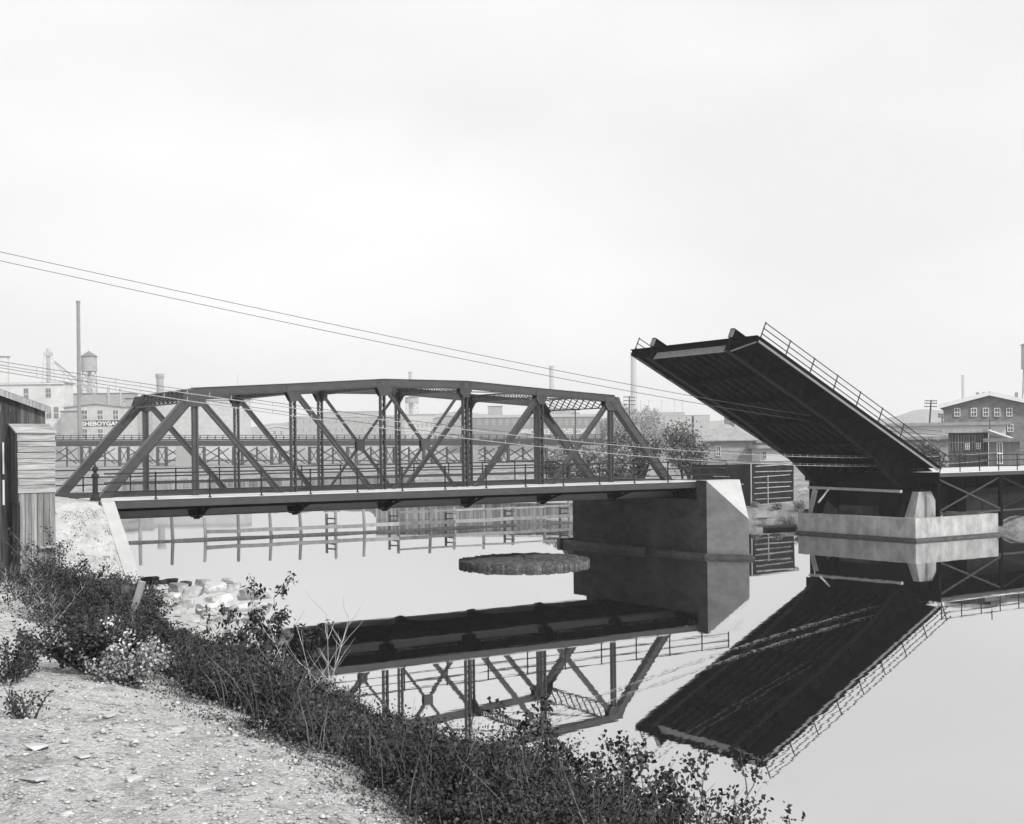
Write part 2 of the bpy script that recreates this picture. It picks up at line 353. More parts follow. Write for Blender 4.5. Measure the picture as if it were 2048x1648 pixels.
def laced(mb, p0, p1, wx, wy, step=.34):
    p0 = Vector(p0); p1 = Vector(p1); d = (p1 - p0).normalized(); s = d.cross(Vector((0, 1, 0))).normalized(); Lg = (p1 - p0).length
    for sg in (-1, 1):
        mb.beam(p0 + s * sg * (wx / 2 - .015), p1 + s * sg * (wx / 2 - .015), .03, wy - .03, up=(0, 1, 0))
        for fy in (-1, 1): mb.beam(p0 + s * sg * (wx / 2 - .028) + Vector((0, fy * (wy / 2 - .008), 0)), p1 + s * sg * (wx / 2 - .028) + Vector((0, fy * (wy / 2 - .008), 0)), .055, .016, up=(0, 1, 0))
    for fy in (-1, 1):
        k = max(2, int(Lg / step)); off = Vector((0, fy * (wy / 2 + .008), 0))
        for i in range(k):
            a = p0 + d * (Lg * i / k) + s * (wx / 2 - .05) * (1 if i % 2 else -1) + off
            b = p0 + d * (Lg * (i + 1) / k) + s * (wx / 2 - .05) * (-1 if i % 2 else 1) + off
            mb.beam(a, b, .034, .012, up=(0, 1, 0))
        for q in (0.04, .96): mb.beam(p0 + d * (Lg * q - .17) + off * 1.02, p0 + d * (Lg * q + .17) + off * 1.02, wx, .014, up=(0, 1, 0))
def plate(mb, pts, y, side, th=.02):   # gusset plate on both faces
    for fy in (-1, 1):
        yy = y + fy * side; mb.prism([(a, yy - th / 2, b) for a, b in pts], (0, th, 0))
    ca = sum(p[0] for p in pts) / len(pts); cb_ = sum(p[1] for p in pts) / len(pts); mb.box(ca - .05, ca + .05, y - side, y + side, cb_ - .05, cb_ + .05)
def rivets(mb, pts, y, r=.022):
    for a, b in pts: mb.box(a - r, a + r, y - .02, y, b - r, b + r)
for Y in (0.0, WT):
    tr = MB(); 
    # chords
    for k in range(1, 6):
        tr.beam((k * PN, Y, TOP[k] - .225), ((k + 1) * PN, Y, TOP[k + 1] - .225), .42, .45)
        tr.beam((k * PN, Y, TOP[k] + .006), ((k + 1) * PN, Y, TOP[k + 1] + .006), .52, .02)
        for fy in (-1, 1): tr.beam((k * PN, Y + fy * .235, TOP[k] - .44), ((k + 1) * PN, Y + fy * .235, TOP[k + 1] - .44), .06, .025)
    for Yf in (-.212,):
        for k in range(1, 6):
            for i in range(46):
                t_ = (i + .5) / 46; zz = TOP[k] + (TOP[k + 1] - TOP[k]) * t_; rivets(tr, [(PN * (k + t_), zz - .05), (PN * (k + t_), zz - .4)], Y + Yf, .016)
    tr.build('top_chord', M['steel'], br)
    for k0, k1 in ((0, 1), (7, 6)):
        e = MB(); a = Vector((k0 * PN, Y, ZL)); b = Vector((k1 * PN, Y, TOP[k1] - .225)); d = (b - a).normalized()
        e.beam(a, b + d * .1, .42, .45); nrm = Vector((-d.z, 0, d.x)) if d.x > 0 else Vector((d.z, 0, -d.x))
        e.beam(a + nrm * .235, b + d * .12 + nrm * .235, .52, .02)
        for fy in (-1, 1): e.beam(a - nrm * .215 + Vector((0, fy * .235, 0)), b - nrm * .215 + Vector((0, fy * .235, 0)), .06, .025)
        e.build('end_post', M['steel'], br)
    lc = MB()
    for fy in (-1, 1):
        for fx in (-1, 1): pass
        lc.box(-.3, 7 * PN + .3, Y + fy * .17 - .02, Y + fy * .17 + .02, ZL - .19, ZL + .19)
        for zz in (-.18, .18): lc.box(-.3, 7 * PN + .3, Y + fy * .17 - (.0 if fy > 0 else .1), Y + fy * .17 + (.1 if fy > 0 else 0), ZL + zz - .012, ZL + zz + .012)
    lc.build('lower_chord', M['steel'], br)
    for k in (1, 6):
        h = MB(); hmember(h, (k * PN, Y, ZL), (k * PN, Y, TOP[k] - .45), .29, .28); h.build('hanger', M['steel'], br)
    for k in (2, 3, 4, 5):
        h = MB(); laced(h, (k * PN, Y, ZL), (k * PN, Y, TOP[k] - .4), .31, .27); h.build('laced_post', M['steel'], br)
    for a, b in ((1, 2), (2, 3), (5, 4), (6, 5)):
        h = MB(); hmember(h, (a * PN, Y, TOP[a] - .3), (b * PN, Y, ZL), .30 if a in (1, 6) else .27, .24); h.build('diagonal', M['steel'], br)
    xc = 3.5 * PN; zc = (TOP[3] - .3 + ZL) / 2
    for a, b in ((3, 4), (4, 3)):
        h = MB(); laced(h, (a * PN, Y + (.0 if a == 3 else .03), TOP[3] - .3), (b * PN, Y + (.0 if a == 3 else .03), ZL), .15, .2 if a == 3 else .13, .3); h.build('crossed_brace', M['steel'], br)
    g = MB(); plate(g, [(xc - .3, zc - .2), (xc - .2, zc - .34), (xc + .2, zc - .34), (xc + .3, zc - .2), (xc + .3, zc + .2), (xc + .2, zc + .34), (xc - .2, zc + .34), (xc - .3, zc + .2)], Y, .125); 
    rivets(g, [(xc + i * .09, zc + j * .1) for i in (-2, 0, 2) for j in (-2, 0, 2)], Y - .14)
    g.build('gusset_plate', M['steel'], br)
    for k in range(1, 7):
        g = MB(); x = k * PN; zt = TOP[k] - .12; sx = 1 if k <= 3 else -1
        if k in (1, 6): pts = [(x - .55, zt), (x - .55 if sx < 0 else x - .75, zt - .55), (x - .35, zt - .85), (x + .35, zt - .85), (x + .55 if sx > 0 else x + .75, zt - .5), (x + .55, zt)]
        else: pts = [(x - .42, zt), (x - .42, zt - .38 - (.2 if sx < 0 else 0)), (x - .16, zt - .85), (x + .16, zt - .85), (x + .42, zt - .38 - (.2 if sx > 0 else 0)), (x + .42, zt)]
        plate(g, pts, Y, .225)
        rivets(g, [(x + i * .1, zt - .3 - j * .11) for i in range(-3, 4) for j in range(5) if abs(i) < 4 - (j > 3) * 2], Y - .236, .016)
        if k in (3, 4): rivets(g, [(x + i * .07, zt + .04 - j * .07) for i in (-5, -4, -3, -2, 2, 3, 4, 5) for j in range(4)], Y - .236, .014)
        g.build('gusset_plate', M['steel'], br)
    for k in range(0, 8):
        g = MB(); x = k * PN; zb = ZL
        plate(g, [(x - .5, zb + .2), (x - .45, zb - .1), (x - .15, zb - .28), (x + .25, zb - .28), (x + .5, zb - .02), (x + .5, zb + .2), (x + .25, zb + .55), (x - .25, zb + .55)], Y, .205)
        if 0 < k < 7: g.beam((x, Y - .22, zb - .3), (x, Y - .05, zb - .3), .28, .1)
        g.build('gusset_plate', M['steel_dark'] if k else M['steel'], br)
# floor system
for k in range(0, 8):
    x = k * PN; f = MB()
    f.box(x - .02, x + .02, .2, WT - .2, ZD - 1.05, ZD - .36)
    for zz in (-1.05, -.38): f.box(x - .14, x + .14, .2, WT - .2, ZD + zz - .015, ZD + zz + .015)
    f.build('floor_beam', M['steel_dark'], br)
    for sg, y0, y1 in ((-1, -.2, -SW + .06), (1, WT + .2, WT + SW - .06)):
        b = MB(); b.beam((x, y0, ZD - 1.08), (x, y1, ZD - .42), .1, .1); b.beam((x, y0, ZD - .22), (x, y1, ZD - .25), .16, .1)
        b.prism([(x - .01, y0, ZD - 1.1), (x - .01, y0 + sg * .9, ZD - .72), (x - .01, y0 + sg * .9, ZD - .28), (x - .01, y0, ZD - .28)], (.02, 0, 0))
        b.beam((x, y0 + sg * 1.2, ZD - .66), (x, y0 + sg * 1.2, ZD - .25), .07, .07)
        b.build('sidewalk_bracket', M['steel_dark'], br)
for y in (.75, 2.1, 3.5, 4.9, 6.3, 7.65):
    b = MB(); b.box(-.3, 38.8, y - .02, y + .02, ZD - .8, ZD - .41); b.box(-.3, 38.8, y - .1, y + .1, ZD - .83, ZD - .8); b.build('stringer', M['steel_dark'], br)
for y in (-.75, WT + .75):
    b = MB(); b.box(-.3, 38.8, y - .05, y + .05, ZD - .62, ZD - .13); b.build('stringer', M['steel_dark'], br)
for y0, y1, sg in ((-SW - .06, -SW + .0, 1), (WT + SW, WT + SW + .06, -1)):
    b = MB(); b.box(-.3, 38.6, y0, y1, ZD - .42, ZD - .075); 
    b.box(-.3, 38.6, min(y0, y0 + sg * .0) - .03, y1 + .03, ZD - .44, ZD - .42); b.box(-.3, 38.6, y0 - .03, y1 + .03, ZD - .075, ZD - .06)
    b.build('edge_beam', M['steel'], br)
for i in range(7):
    b = MB()
    for a, c in (((i * PN, .3), ((i + 1) * PN, WT - .3)), ((i * PN, WT - .3), ((i + 1) * PN, .3))): b.beam((a[0], a[1], ZL - .1 + (.03 if a[1] > 1 else 0)), (c[0], c[1], ZL - .1 + (.03 if a[1] > 1 else 0)), .09, .05)
    b.build('bottom_lateral', M['steel_dark'], br)
for y0, y1 in ((-SW - .02, .5), (WT - .5, WT + SW + .02)):
    b = MB(); x = -.3
    while x < 38.7: b.box(x, min(x + 1.0, 38.9), y0, y1, ZD - .058, ZD - .003 * (int(x) % 2)); x += 1.0
    b.build('sidewalk', M['deck'], br); b = MB(); b.box(-.29, 38.55, y0 + .03, y1 - .03, ZD - .1, ZD - .062); b.build('sidewalk_shade_plate', M['steel_dark'], br)  # dark plate added so the underside mirrors as shade in the water
for y in (.56, WT - .56): b = MB(); b.box(-.3, 38.9, y - .055, y + .055, ZD - .36, ZD + .06); b.build('kerb', M['steel'], br)
b = MB(); b.box(-.3, 38.9, .62, WT - .62, ZD - .36, ZD - .3); b.build('roadway_deck', M['road'], br)
# overhead bracing
def curve_knee(mb, x, y, z, sg, r=.75, th=.05, wdt=.16, depth=1.0):
    pts = [(x, y + sg * (r - r * math.cos(a)), z - r * 1.25 + r * 1.25 * math.sin(a)) for a in [i * math.pi / 2 / 6 for i in range(7)]]
    for a, b_ in zip(pts, pts[1:]): mb.beam(a, b_, wdt, th, up=(0, 0, 1) if abs(a[1] - b_[1]) > abs(a[2] - b_[2]) else (0, 1, 0))
    mb.add([(x - .01, y, z - r * 1.25), *[(x - .01, p[1], p[2]) for p in pts], (x - .01, y, z)], [tuple(range(9))])
def strut(k, depth, lat, name, knee):
    x = k * PN; mb = MB(); zt = TOP[k] - .12 if name == 'sway_strut' else TOP[k] - .05
    y0, y1 = .2, WT - .2
    inc = 0
    if name == 'portal': inc = (-1 if k == 1 else 1) * depth * .85
    def pt(y, f): return (x + inc * f, y, zt - depth * f)
    mb.beam(pt(y0, 0), pt(y1, 0), .2 if inc else .26, .07); mb.beam(pt(y0, 1), pt(y1, 1), .2 if inc else .26, .07)
    n = lat; 
    for i in range(n):
        a = y0 + (y1 - y0) * i / n; c = y0 + (y1 - y0) * (i + 1) / n
        if name == 'portal':
            if 0 < i < n - 1:
                a2 = y0 + (y1 - y0) * max(0, i - .6) / n; c2 = y0 + (y1 - y0) * min(n, i + 1.6) / n
                mb.beam(pt(a2, 0), pt(c2, 1), .02, .09, up=(1, 0, 0)); 
                mb.beam(Vector(pt(c2, 0)) + Vector((.03, 0, 0)), Vector(pt(a2, 1)) + Vector((.03, 0, 0)), .02, .09, up=(1, 0, 0))
        else:
            mb.beam(pt(a, i % 2), pt(c, 1 - i % 2), .02, .06, up=(1, 0, 0))
            mb.beam(Vector(pt(a, 1 - i % 2)) + Vector((.025, 0, 0)), Vector(pt(c, i % 2)) + Vector((.025, 0, 0)), .02, .06, up=(1, 0, 0))
    if name == 'portal':
        for ya, yb in ((y0, y0 + .7), (y1 - .7, y1)):
            mb.add([pt(ya, 0), pt(yb, 0), pt(yb, 1), pt(ya, 1)], [(0, 1, 2, 3)])
    # knees follow the same inclination
    for yk, sg in ((y0, 1), (y1, -1)):
        r = knee; pts = []
        for i in range(7):
            a = i * math.pi / 2 / 6; f = 1 + (1 - math.sin(a)) * r * 1.3 / depth
            pts.append(Vector(pt(yk + sg * (r - r * math.cos(a)), f)))
        for a, c in zip(pts, pts[1:]): mb.beam(a, c, .16, .05, up=(1, 0, 0.2))
        base = [Vector(pt(yk, 1 + r * 1.3 / depth)), *pts[1:], Vector(pt(yk, 1))]
        mb.add(base, [tuple(range(len(base)))])
    mb.build(name, M['steel'], br)
for k in (1, 6): strut(k, .72, 11, 'portal', .7)
for k in (2, 3, 4, 5): strut(k, .42, 26, 'sway_strut', .72)
for i in range(1, 6):
    b = MB()
    for a, c, dz in (((i, 0), (i + 1, 1), 0), ((i, 1), (i + 1, 0), .06)):
        b.beam((a[0] * PN, .2 + a[1] * (WT - .4), TOP[a[0]] - .3 + dz), (c[0] * PN, .2 + c[1] * (WT - .4), TOP[c[0]] - .3 + dz), .08, .06)
    b.build('top_lateral', M['steel'], br)
# railings
def railing(parent, y, x0, x1, posts, z0=ZD, h=1.28, side=-1, fn=None, rmat='rail', name='railing'):
    f = fn or (lambda x, z: (x, y, z0 + z))
    r = MB()
    for q in (.98, .64, .3):
        a = f(x0, h * q); b_ = f(x1, h * q); r.tube([a, b_], .037, 8)
    ro = r.build(name, M[rmat], parent)
    for x in posts:
        p = MB(); p.tube([f(x, -.22), f(x, h * 1.0)], .042, 8)
        for q in (.98, .64, .3): p.tube([f(x, h * q - .06), f(x, h * q + .06)], .052, 8)
        a = Vector(f(x, -.02)); p.box(a.x - .08, a.x + .08, a.y - .07, a.y + .07, a.z, a.z + .03)
        p.build('railing_post', M[rmat], ro)
    return ro
railing(br, -SW + .02, .1, 40.75, [2.6 + 2.75 * i for i in range(14)] + [40.7])
railing(br, WT + SW - .02, -.3, 37.4, [2.6 + 2.75 * i for i in range(13)])
def newel(x, y, parent):
    m_ = MB(); m_.lathe((x, y, ZD), [(.26, 0), (.26, .08), (.2, .12), (.17, .2), (.13, .3), (.125, 1.05), (.17, 1.1), (.19, 1.16), (.16, 1.24), (.09, 1.3), (.07, 1.36), (.13, 1.42), (.15, 1.5), (.12, 1.58), (.05, 1.64), (.015, 1.78)], 16)
    m_.build('newel_post', M['rail'], parent, smooth=False)
newel(-.32, -SW + .02, br); newel(37.6, WT + SW - .02, br)

# approach road on the left bank, its railing
mb = MB(); mb.box(-60, -.32, -2.7, 11.0, ZD - .3, ZD - .04)
tag(mb.build('road', M['road'], loc=(-20, 4, ZD - .3)), kind='structure')
t_ = thing('road_railing', 'three rail pipe railing of the road on the left bank, behind the plank shed', 'railing', (-15, 10.9, ZD))
railing(t_, 10.95, -30, -.4, [-.8 - 2.75 * i for i in range(11)])

# abutment with sloping wing wall
ab = thing('abutment', 'pale concrete abutment with sloping wing wall under the left end of the truss bridge', 'abutment', (0, 2, 0))
m_ = MB(); m_.prism([(-.16, -2.72, -1), (-.16, -2.72, 4.84), (-.16, -3.0, 4.84), (-.16, -7.6, .95), (-.16, -9.2, .3), (-.16, -9.2, -1)], (.62, 0, 0)); m_.build('wing_wall', M['concrete_pale_lit'], ab)
m_ = MB(); m_.box(-1.1, .4, -2.7, 11.2, -1, 3.8); m_.box(-1.1, -.42, -2.7, 11.2, 3.8, 4.55); m_.build('abutment_body', M['concrete'], ab)

# ================================================================ MIDDLE PIER
pr = thing('bridge_pier', 'massive concrete river pier with pointed end under the right end of the truss', 'pier', (39.9, 4, 0))
XA, XB, YA, YB = 37.92, 40.85, -3.62, 10.9; XN = 39.35; YN = -5.95; NZ = 2.5; TZ = 4.93
b = MB()
b.add([(XA, YA, .2), (XN, YN, .2), (XB, YA, .2), (XB, YB, .2), (XN, YB + 1.7, .2), (XA, YB, .2),
       (XA, YA, 3.7), (XN, YN, NZ), (XB, YA, 3.7), (XB, YB, 3.7), (XN, YB + 1.7, NZ), (XA, YB, 3.7),
       (XA, YA, TZ), (XB, YA, TZ), (XA, -2.66, TZ), (XB, -2.66, TZ), (XA, -2.66, 3.7), (XB, -2.66, 3.7),
       (XA, YB, 3.71), (XB, YB, 3.71)],
      [(2, 3, 9, 17, 15, 13), (3, 4, 10, 9), (4, 5, 11, 10), (9, 10, 11), (5, 0, 12, 14, 16, 11),
       (12, 13, 15, 14), (14, 15, 17, 16), (16, 17, 9, 11), (0, 5, 4, 3, 2, 1)])
b.build('pier_body', M['concrete'], pr)  # dark tone: stains, plus the shade of the river face put into the colour
b = MB(); b.prism([(XA, YA, .2), (XN, YN, .2), (XN, YN, NZ), (XA, YA, TZ)], (.05, .06, 0)); b.prism([(XB, YA, .2), (XN, YN, .2), (XN, YN, NZ), (XB, YA, TZ)], (-.05, .06, 0)); b.build('cutwater', M['concrete_mid'], pr)  # same concrete made lighter, so the sunlit facet is in the colour
b = MB(); b.prism([(XA, YA, TZ), (XN, YN, NZ), (XB, YA, TZ)], (0, .06, -.04)); b.box(XA, XB, YA + .06, -2.68, TZ - .05, TZ + .01); b.build('sloping_cap', M['concrete_pale_lit'], pr)  # pale tone puts the sun on this slope into the colour
b = MB(); b.box(39.1, XB - .01, -2.66, YB, 3.68, 4.5); b.box(38.95, XB + .1, -2.58, YB + .1, 4.5, 4.86); b.build('deck_seat', M['concrete'], pr)
for zz, ex, nm in ((-1.2, .42, 'footing'), (.0, .3, 'footing')):
    b = MB(); z1 = .12 if zz < 0 else .24
    q = [(XA - ex, YA - ex * .5), (XN, YN - ex * 1.25), (XB + ex, YA - ex * .5), (XB + ex, YB + ex * .5), (XN, YB + 1.7 + ex), (XA - ex, YB + ex * .5)]
    b.prism([(x, y, zz if zz < 0 else .12) for x, y in q], (0, 0, z1 - (zz if zz < 0 else .12))); b.build(nm, M['concrete_wet'], pr)
b = MB(); b.box(XA - .75, XA - .44, 2.0, 11.2, -.3, .33); b.box(XA - .95, XA + 1.0, 11.25, 11.6, -.3, .42); b.build('fender_timber', M['concrete_wet'], pr)

# old round pier stump
st = thing('round_pier_stump', 'low round rubble filled stump of an old pier standing alone in the river', 'pier stump', (26.2, -2, 0))
cc = UD(.0, 0)  # centre from the photograph: middle of the ellipse
pl = PG(919, 1122, .35); prr = PG(1173, 1110, .35); cen = (pl + prr) / 2; rad = (prr - pl).length / 2 - .3
b = MB(); n = 72; prof = [(0, .52), (rad * .55, .55), (rad * .93, .5), (rad, .42), (rad, -.4)]
vs = [(cen.x, cen.y, .38)]; rr_ = random.Random(3)
jit = [[rr_.uniform(-.12, .12) for _ in range(n)] for _ in range(14)]
rings = [rad * q for q in (.1, .2, .3, .4, .5, .6, .7, .8, .88, .95)]
for j, r in enumerate(rings):
    for i in range(n): a = 2 * math.pi * i / n; vs.append((cen.x + r * math.cos(a), cen.y + r * math.sin(a), .34 + jit[j][i] * .7 - .07 * (j > 8)))
for j, (r, z) in enumerate(((rad, .24), (rad * 1.01, .05), (rad * 1.0, -.5))):
    for i in range(n): a = 2 * math.pi * i / n; vs.append((cen.x + r * math.cos(a), cen.y + r * math.sin(a), z + jit[11][i] * .5 * (j == 0)))
fs = [(0, 1 + i, 1 + (i + 1) % n) for i in range(n)]
for j in range(12): fs += [(1 + j * n + i, 1 + j * n + (i + 1) % n, 1 + (j + 1) * n + (i + 1) % n, 1 + (j + 1) * n + i) for i in range(n)]
fs = [tuple(reversed(f)) for f in fs]
b.add(vs, fs); b.build('stump_fill', M['rubble'], st)
b = MB()
for i in range(150):
    a = 2 * math.pi * (i + rr_.random() * .4) / 150; r = rad + .06
    b.obox((cen.x + r * math.cos(a), cen.y + r * math.sin(a), 0), Vector((math.cos(a), math.sin(a), 0)), Vector((-math.sin(a), math.cos(a), 0)), .04, .085, -.3, .25 + rr_.uniform(-.05, .06))
b.build('sheeting', M['rubble'], st)

# ================================================================ BASCULE LEAF
EV = Vector((math.cos(R_(25.9)), 0, -math.sin(R_(25.9)))); NV = Vector((math.sin(R_(25.9)), 0, math.cos(R_(25.9)))); O = Vector((43.85, 0, 14.42))
def LF(e, y, n): v = O + EV * e + NV * n; v.y = y; return v
lf = thing('bascule_leaf', 'raised black steel lift span tilted up over the water on the right', 'bascule span', (62.6, 4.2, 4))
for Y in (0.0, WT):
    g = MB(); prof = [(-.35, -.87), (11, -.85), (16.5, -1.28), (21.2, -2.35), (23.2, -2.6), (25.5, -2.2), (26, -1.2), (26, .2), (23, .62), (-.35, .72)]
    g.prism([LF(e, Y - .03, n) for e, n in prof], (0, .06, 0))
    fl = MB()
    for (e0, n0), (e1, n1) in zip(prof[:6], prof[1:7]): fl.beam(LF(e0, Y, n0 - .02), LF(e1, Y, n1 - .02), .42, .05, up=NV)
    fl.build('bottom_flange', M['steel_mid'], lf)
    g.beam(LF(-.42, Y, .74), LF(23, Y, .64), .4, .05, up=NV)
    for i in range(0, 20):
        e = -.3 + i * 1.2
        for sg in (-1, 1): g.beam(LF(e, Y + sg * .1, .7), LF(e, Y + sg * .1, -.86 - max(0, e - 11) * .1), .05, .14, up=(0, 1, 0))
    g.build('main_girder', M['steel_dark'], lf)
    g = MB(); 
    for sg in (-1, 1): g.beam(LF(-.37, Y + sg * .12, .7), LF(-.37, Y + sg * .12, .1), .05, .2, up=(0, 1, 0))
    g.prism([LF(-.39, Y - .06, q) for q in (.1,)] + [LF(-.39, Y + .06, .1), LF(-.39, Y + .06, .7), LF(-.39, Y - .06, .7)], EV * .03); g.build('girder_end', M['steel_light'], lf)
g = MB(); g.prism([LF(.0, .25, -.82), LF(.0, WT - .25, -.82), LF(.0, WT - .45, -.3), LF(.0, .45, -.3)], EV * .05)
for i in range(8):
    y = .9 + i * (WT - 1.8) / 7
    for dy in (-.05, .05): g.beam(LF(-.02, y + dy, -.42), LF(-.02, y + dy, -.54), .03, .03)
g.build('end_floor_beam', M['steel_light'], lf)
g = MB(); g.prism([LF(-.08, -SW, -.28), LF(-.08, WT + SW, -.28), LF(-.08, WT + SW, .03), LF(-.08, -SW, .03)], EV * .12); g.beam(LF(-.12, -SW, .05), LF(-.12, WT + SW, .05), .3, .04, up=NV)
g.build('nose_beam', M['steel_dark'], lf)
for i in range(1, 6):
    g = MB(); e = i * 3.7; g.prism([LF(e, .1, -.82), LF(e, WT - .1, -.82), LF(e, WT - .1, -.2), LF(e, .1, -.2)], EV * .04); g.beam(LF(e, .1, -.83), LF(e, WT - .1, -.83), .25, .03, up=NV)
    g.build('floor_beam', M['steel_dark'], lf)
for i in range(8):
    g = MB(); y = .9 + i * (WT - 1.8) / 7; g.beam(LF(.1, y, -.4), LF(21, y, -.4), .03, .3, up=NV); g.beam(LF(.1, y, -.55), LF(21, y, -.55), .13, .03, up=NV); g.build('stringer', M['steel_mid'], lf)
for i in range(5):
    g = MB()
    for a, c, q in ((0.3, WT - .3, 0), (WT - .3, .3, .04)): g.beam(LF(i * 3.7 + .1, a, -.72 + q), LF((i + 1) * 3.7, c, -.72 + q), .06, .03, up=NV)
    g.build('lateral_brace', M['steel_dark'], lf)
for sg, y0, y1 in ((-1, -.2, -SW), (1, WT + .2, WT + SW)):
    g = MB(); g.prism([LF(-.06, y0, -.12), LF(-.06, y1, -.12), LF(-.06, y1, .0), LF(-.06, y0, .0)], EV * 20.8)
    g.build('sidewalk', M['steel_dark'], lf)
    g = MB(); ye = y1; g.prism([LF(-.02, ye - .03, -.33), LF(-.02, ye + .03, -.33), LF(-.02, ye + .03, -.16), LF(-.02, ye - .03, -.16)], EV * 20.8); g.build('edge_beam', M['steel_light'], lf)
    g = MB(); g.prism([LF(-.04, ye - .06, -.15), LF(-.04, ye + .06, -.15), LF(-.04, ye + .06, .08), LF(-.04, ye - .06, .08)], EV * 20.8); g.build('kerb', M['steel_dark'], lf)
    for i in range(0, 6):
        e = .05 + i * 3.7; g = MB(); g.beam(LF(e, y0, -.84), LF(e, y1 - sg * .1, -.3), .12, .05, up=NV)
        g.prism([LF(e, y0, -.8), LF(e, y1 - sg * .1, -.3), LF(e, y1 - sg * .1, -.14), LF(e, y0, -.14)], EV * .03); g.build('sidewalk_bracket', M['steel_dark'], lf)
    if sg < 0:
        g = MB(); g.beam(LF(-.05, y0, -.85), LF(-.05, y1 + .15, -.32), .12, .04, up=NV); g.build('end_bracket', M['steel_light'], lf)
    railing(lf, 0, .1, 21.6, [.1 + 2.62 * i for i in range(9)], fn=(lambda yy: (lambda e, z: tuple(LF(e, yy, z + .02))))(y1 - sg * .05), h=1.22)
g = MB(); g.prism([LF(.0, .2, -.22), LF(.0, WT - .2, -.22), LF(.0, WT - .2, .02), LF(.0, .2, .02)], EV * 23.2); g.build('roadway_deck', M['steel_dark'], lf)
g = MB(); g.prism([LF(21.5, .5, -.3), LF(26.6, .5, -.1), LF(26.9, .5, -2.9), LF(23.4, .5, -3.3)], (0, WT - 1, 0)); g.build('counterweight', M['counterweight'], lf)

# ================================================================ BASCULE PIER
bpz = thing('bascule_pier', 'low streaked concrete box pier carrying the raised bascule span', 'pier', (62, 4, 0))
b = MB(); X0, X1, Y0, Y1 = 58.2, 68.0, -3.8, 11.6
YC = 7.75; XC = 62.3
b.prism([(X0, Y0, -1), (X1, Y0, -1), (X1, Y1, -1), (XC, Y1, -1), (X0, YC, -1)], (0, 0, 2.3))
for q in ((X0, X1, Y0, Y0 + .45), (XC, X1, Y1 - .45, Y1), (X0, X0 + .45, Y0 + .45, YC), (X1 - .45, X1, Y0 + .45, Y1 - .45)): b.box(*q, 1.3, 1.66)
b.prism([(X0, YC, 1.3), (X0 + .45, YC - .1, 1.3), (XC + .3, Y1 - .45, 1.3), (XC, Y1, 1.3)], (0, 0, .355))
b.build('pier_box', M['concrete_box'], bpz)
b = MB()
for e_, z0_, z1_ in ((.22, -1, .1), (.1, .1, .2)): b.prism([(X0 - e_, Y0 - e_, z0_), (X1 + e_, Y0 - e_, z0_), (X1 + e_, Y1 + e_, z0_), (XC, Y1 + e_, z0_), (X0 - e_, YC + e_ * .5, z0_)], (0, 0, z1_ - z0_))
b.build('footing', M['concrete_wet'], bpz)
for yc, s_ in ((-1.2, 1), (WT + 1.2, -1)):
    b = MB(); ya, yb, yt = (yc, yc + .95, yc + .6) if s_ > 0 else (yc - .95, yc, yc)
    if s_ > 0: b.hexa([(61.3, ya, 1.3), (64.9, ya, 1.3), (64.9, yb, 1.3), (61.3, yb, 1.3), (61.9, ya, 3.45), (63.35, ya, 3.45), (63.35, yt, 3.45), (61.9, yt, 3.45)])
    else: b.hexa([(61.3, ya, 1.3), (64.9, ya, 1.3), (64.9, yb, 1.3), (61.3, yb, 1.3), (61.9, yc - .6, 3.45), (63.35, yc - .6, 3.45), (63.35, yb, 3.45), (61.9, yb, 3.45)])
    b.build('pedestal', M['concrete_box'], bpz)
    b = MB(); yq = 0 if s_ > 0 else WT; b.hexa([(60.7, yq - .2, 1.3), (61.5, yq - .2, 1.3), (61.5, yq + .2, 1.3), (60.7, yq + .2, 1.3), (61.6, yq - .2, 3.6), (62.6, yq - .2, 3.6), (62.6, yq + .2, 3.6), (61.6, yq + .2, 3.6)]); b.build('support_column', M['steel_dark'], bpz)
    b = MB(); b.box(62.1, 63.2, min(yc, yc + s_ * 1.1), max(yc, yc + s_ * 1.1), 3.45, 3.7); b.box(62.3, 63.0, yc + s_ * .3, yc + s_ * .8, 3.7, 4.5); b.build('trunnion_bearing', M['steel_dark'], bpz)
b = MB(); b.box(60.6, 61.4, 2.2, 5.6, 1.3, 2.25); b.build('inner_block', M['concrete'], bpz)
b = MB(); b.beam((60.6, -.6, 3.5), (60.6, WT + .4, 3.62), .25, .2); b.build('buffer_timber', M['timber_pale'], bpz)
b = MB(); b.tube([P(1657, 979, 95), P(1637, 1005, 94)], .07, 8); b.build('prop', M['timber_pale'], bpz)

# approach span on the right
ap = thing('approach_span', 'steel approach span with pipe railing to the right of the raised leaf', 'bridge span', (76, 4, 0))
XL, XR = 62.6, 112
b = MB(); b.box(XL, XR, -SW - .05, 11, ZD - .02, ZD + .04); b.build('deck', M['deck'], ap)
b = MB(); b.box(XL, XR, -SW + .09, 10.89, ZD - .3, ZD - .025); b.build('deck_shade_plate', M['steel_dark'], ap)  # added dark sheet, shades the pale deck as seen from below
b = MB(); b.box(XL - .08, XL - .01, -SW - .02, 11, ZD - .8, ZD + .04); b.build('end_plate', M['steel_dark'], ap)
b = MB(); b.box(XL, XR, -SW - .02, -SW + .08, ZD - .32, ZD - .02); b.box(XL, XR, 10.9, 10.98, ZD - .32, ZD - .02); b.build('edge_beam', M['steel'], ap)
for y in (0, WT):
    b = MB(); b.box(XL + 1.4, XR, y - .03, y + .03, ZD - 1.3, ZD - .03); b.box(XL + 1.4, XR, y - .2, y + .2, ZD - 1.35, ZD - 1.3)
    for i in range(30): b.box(XL + 2 + i * 1.5, XL + 2.06 + i * 1.5, y - .16, y + .16, ZD - 1.3, ZD - .03)
    b.build('plate_girder', M['steel_dark'], ap)
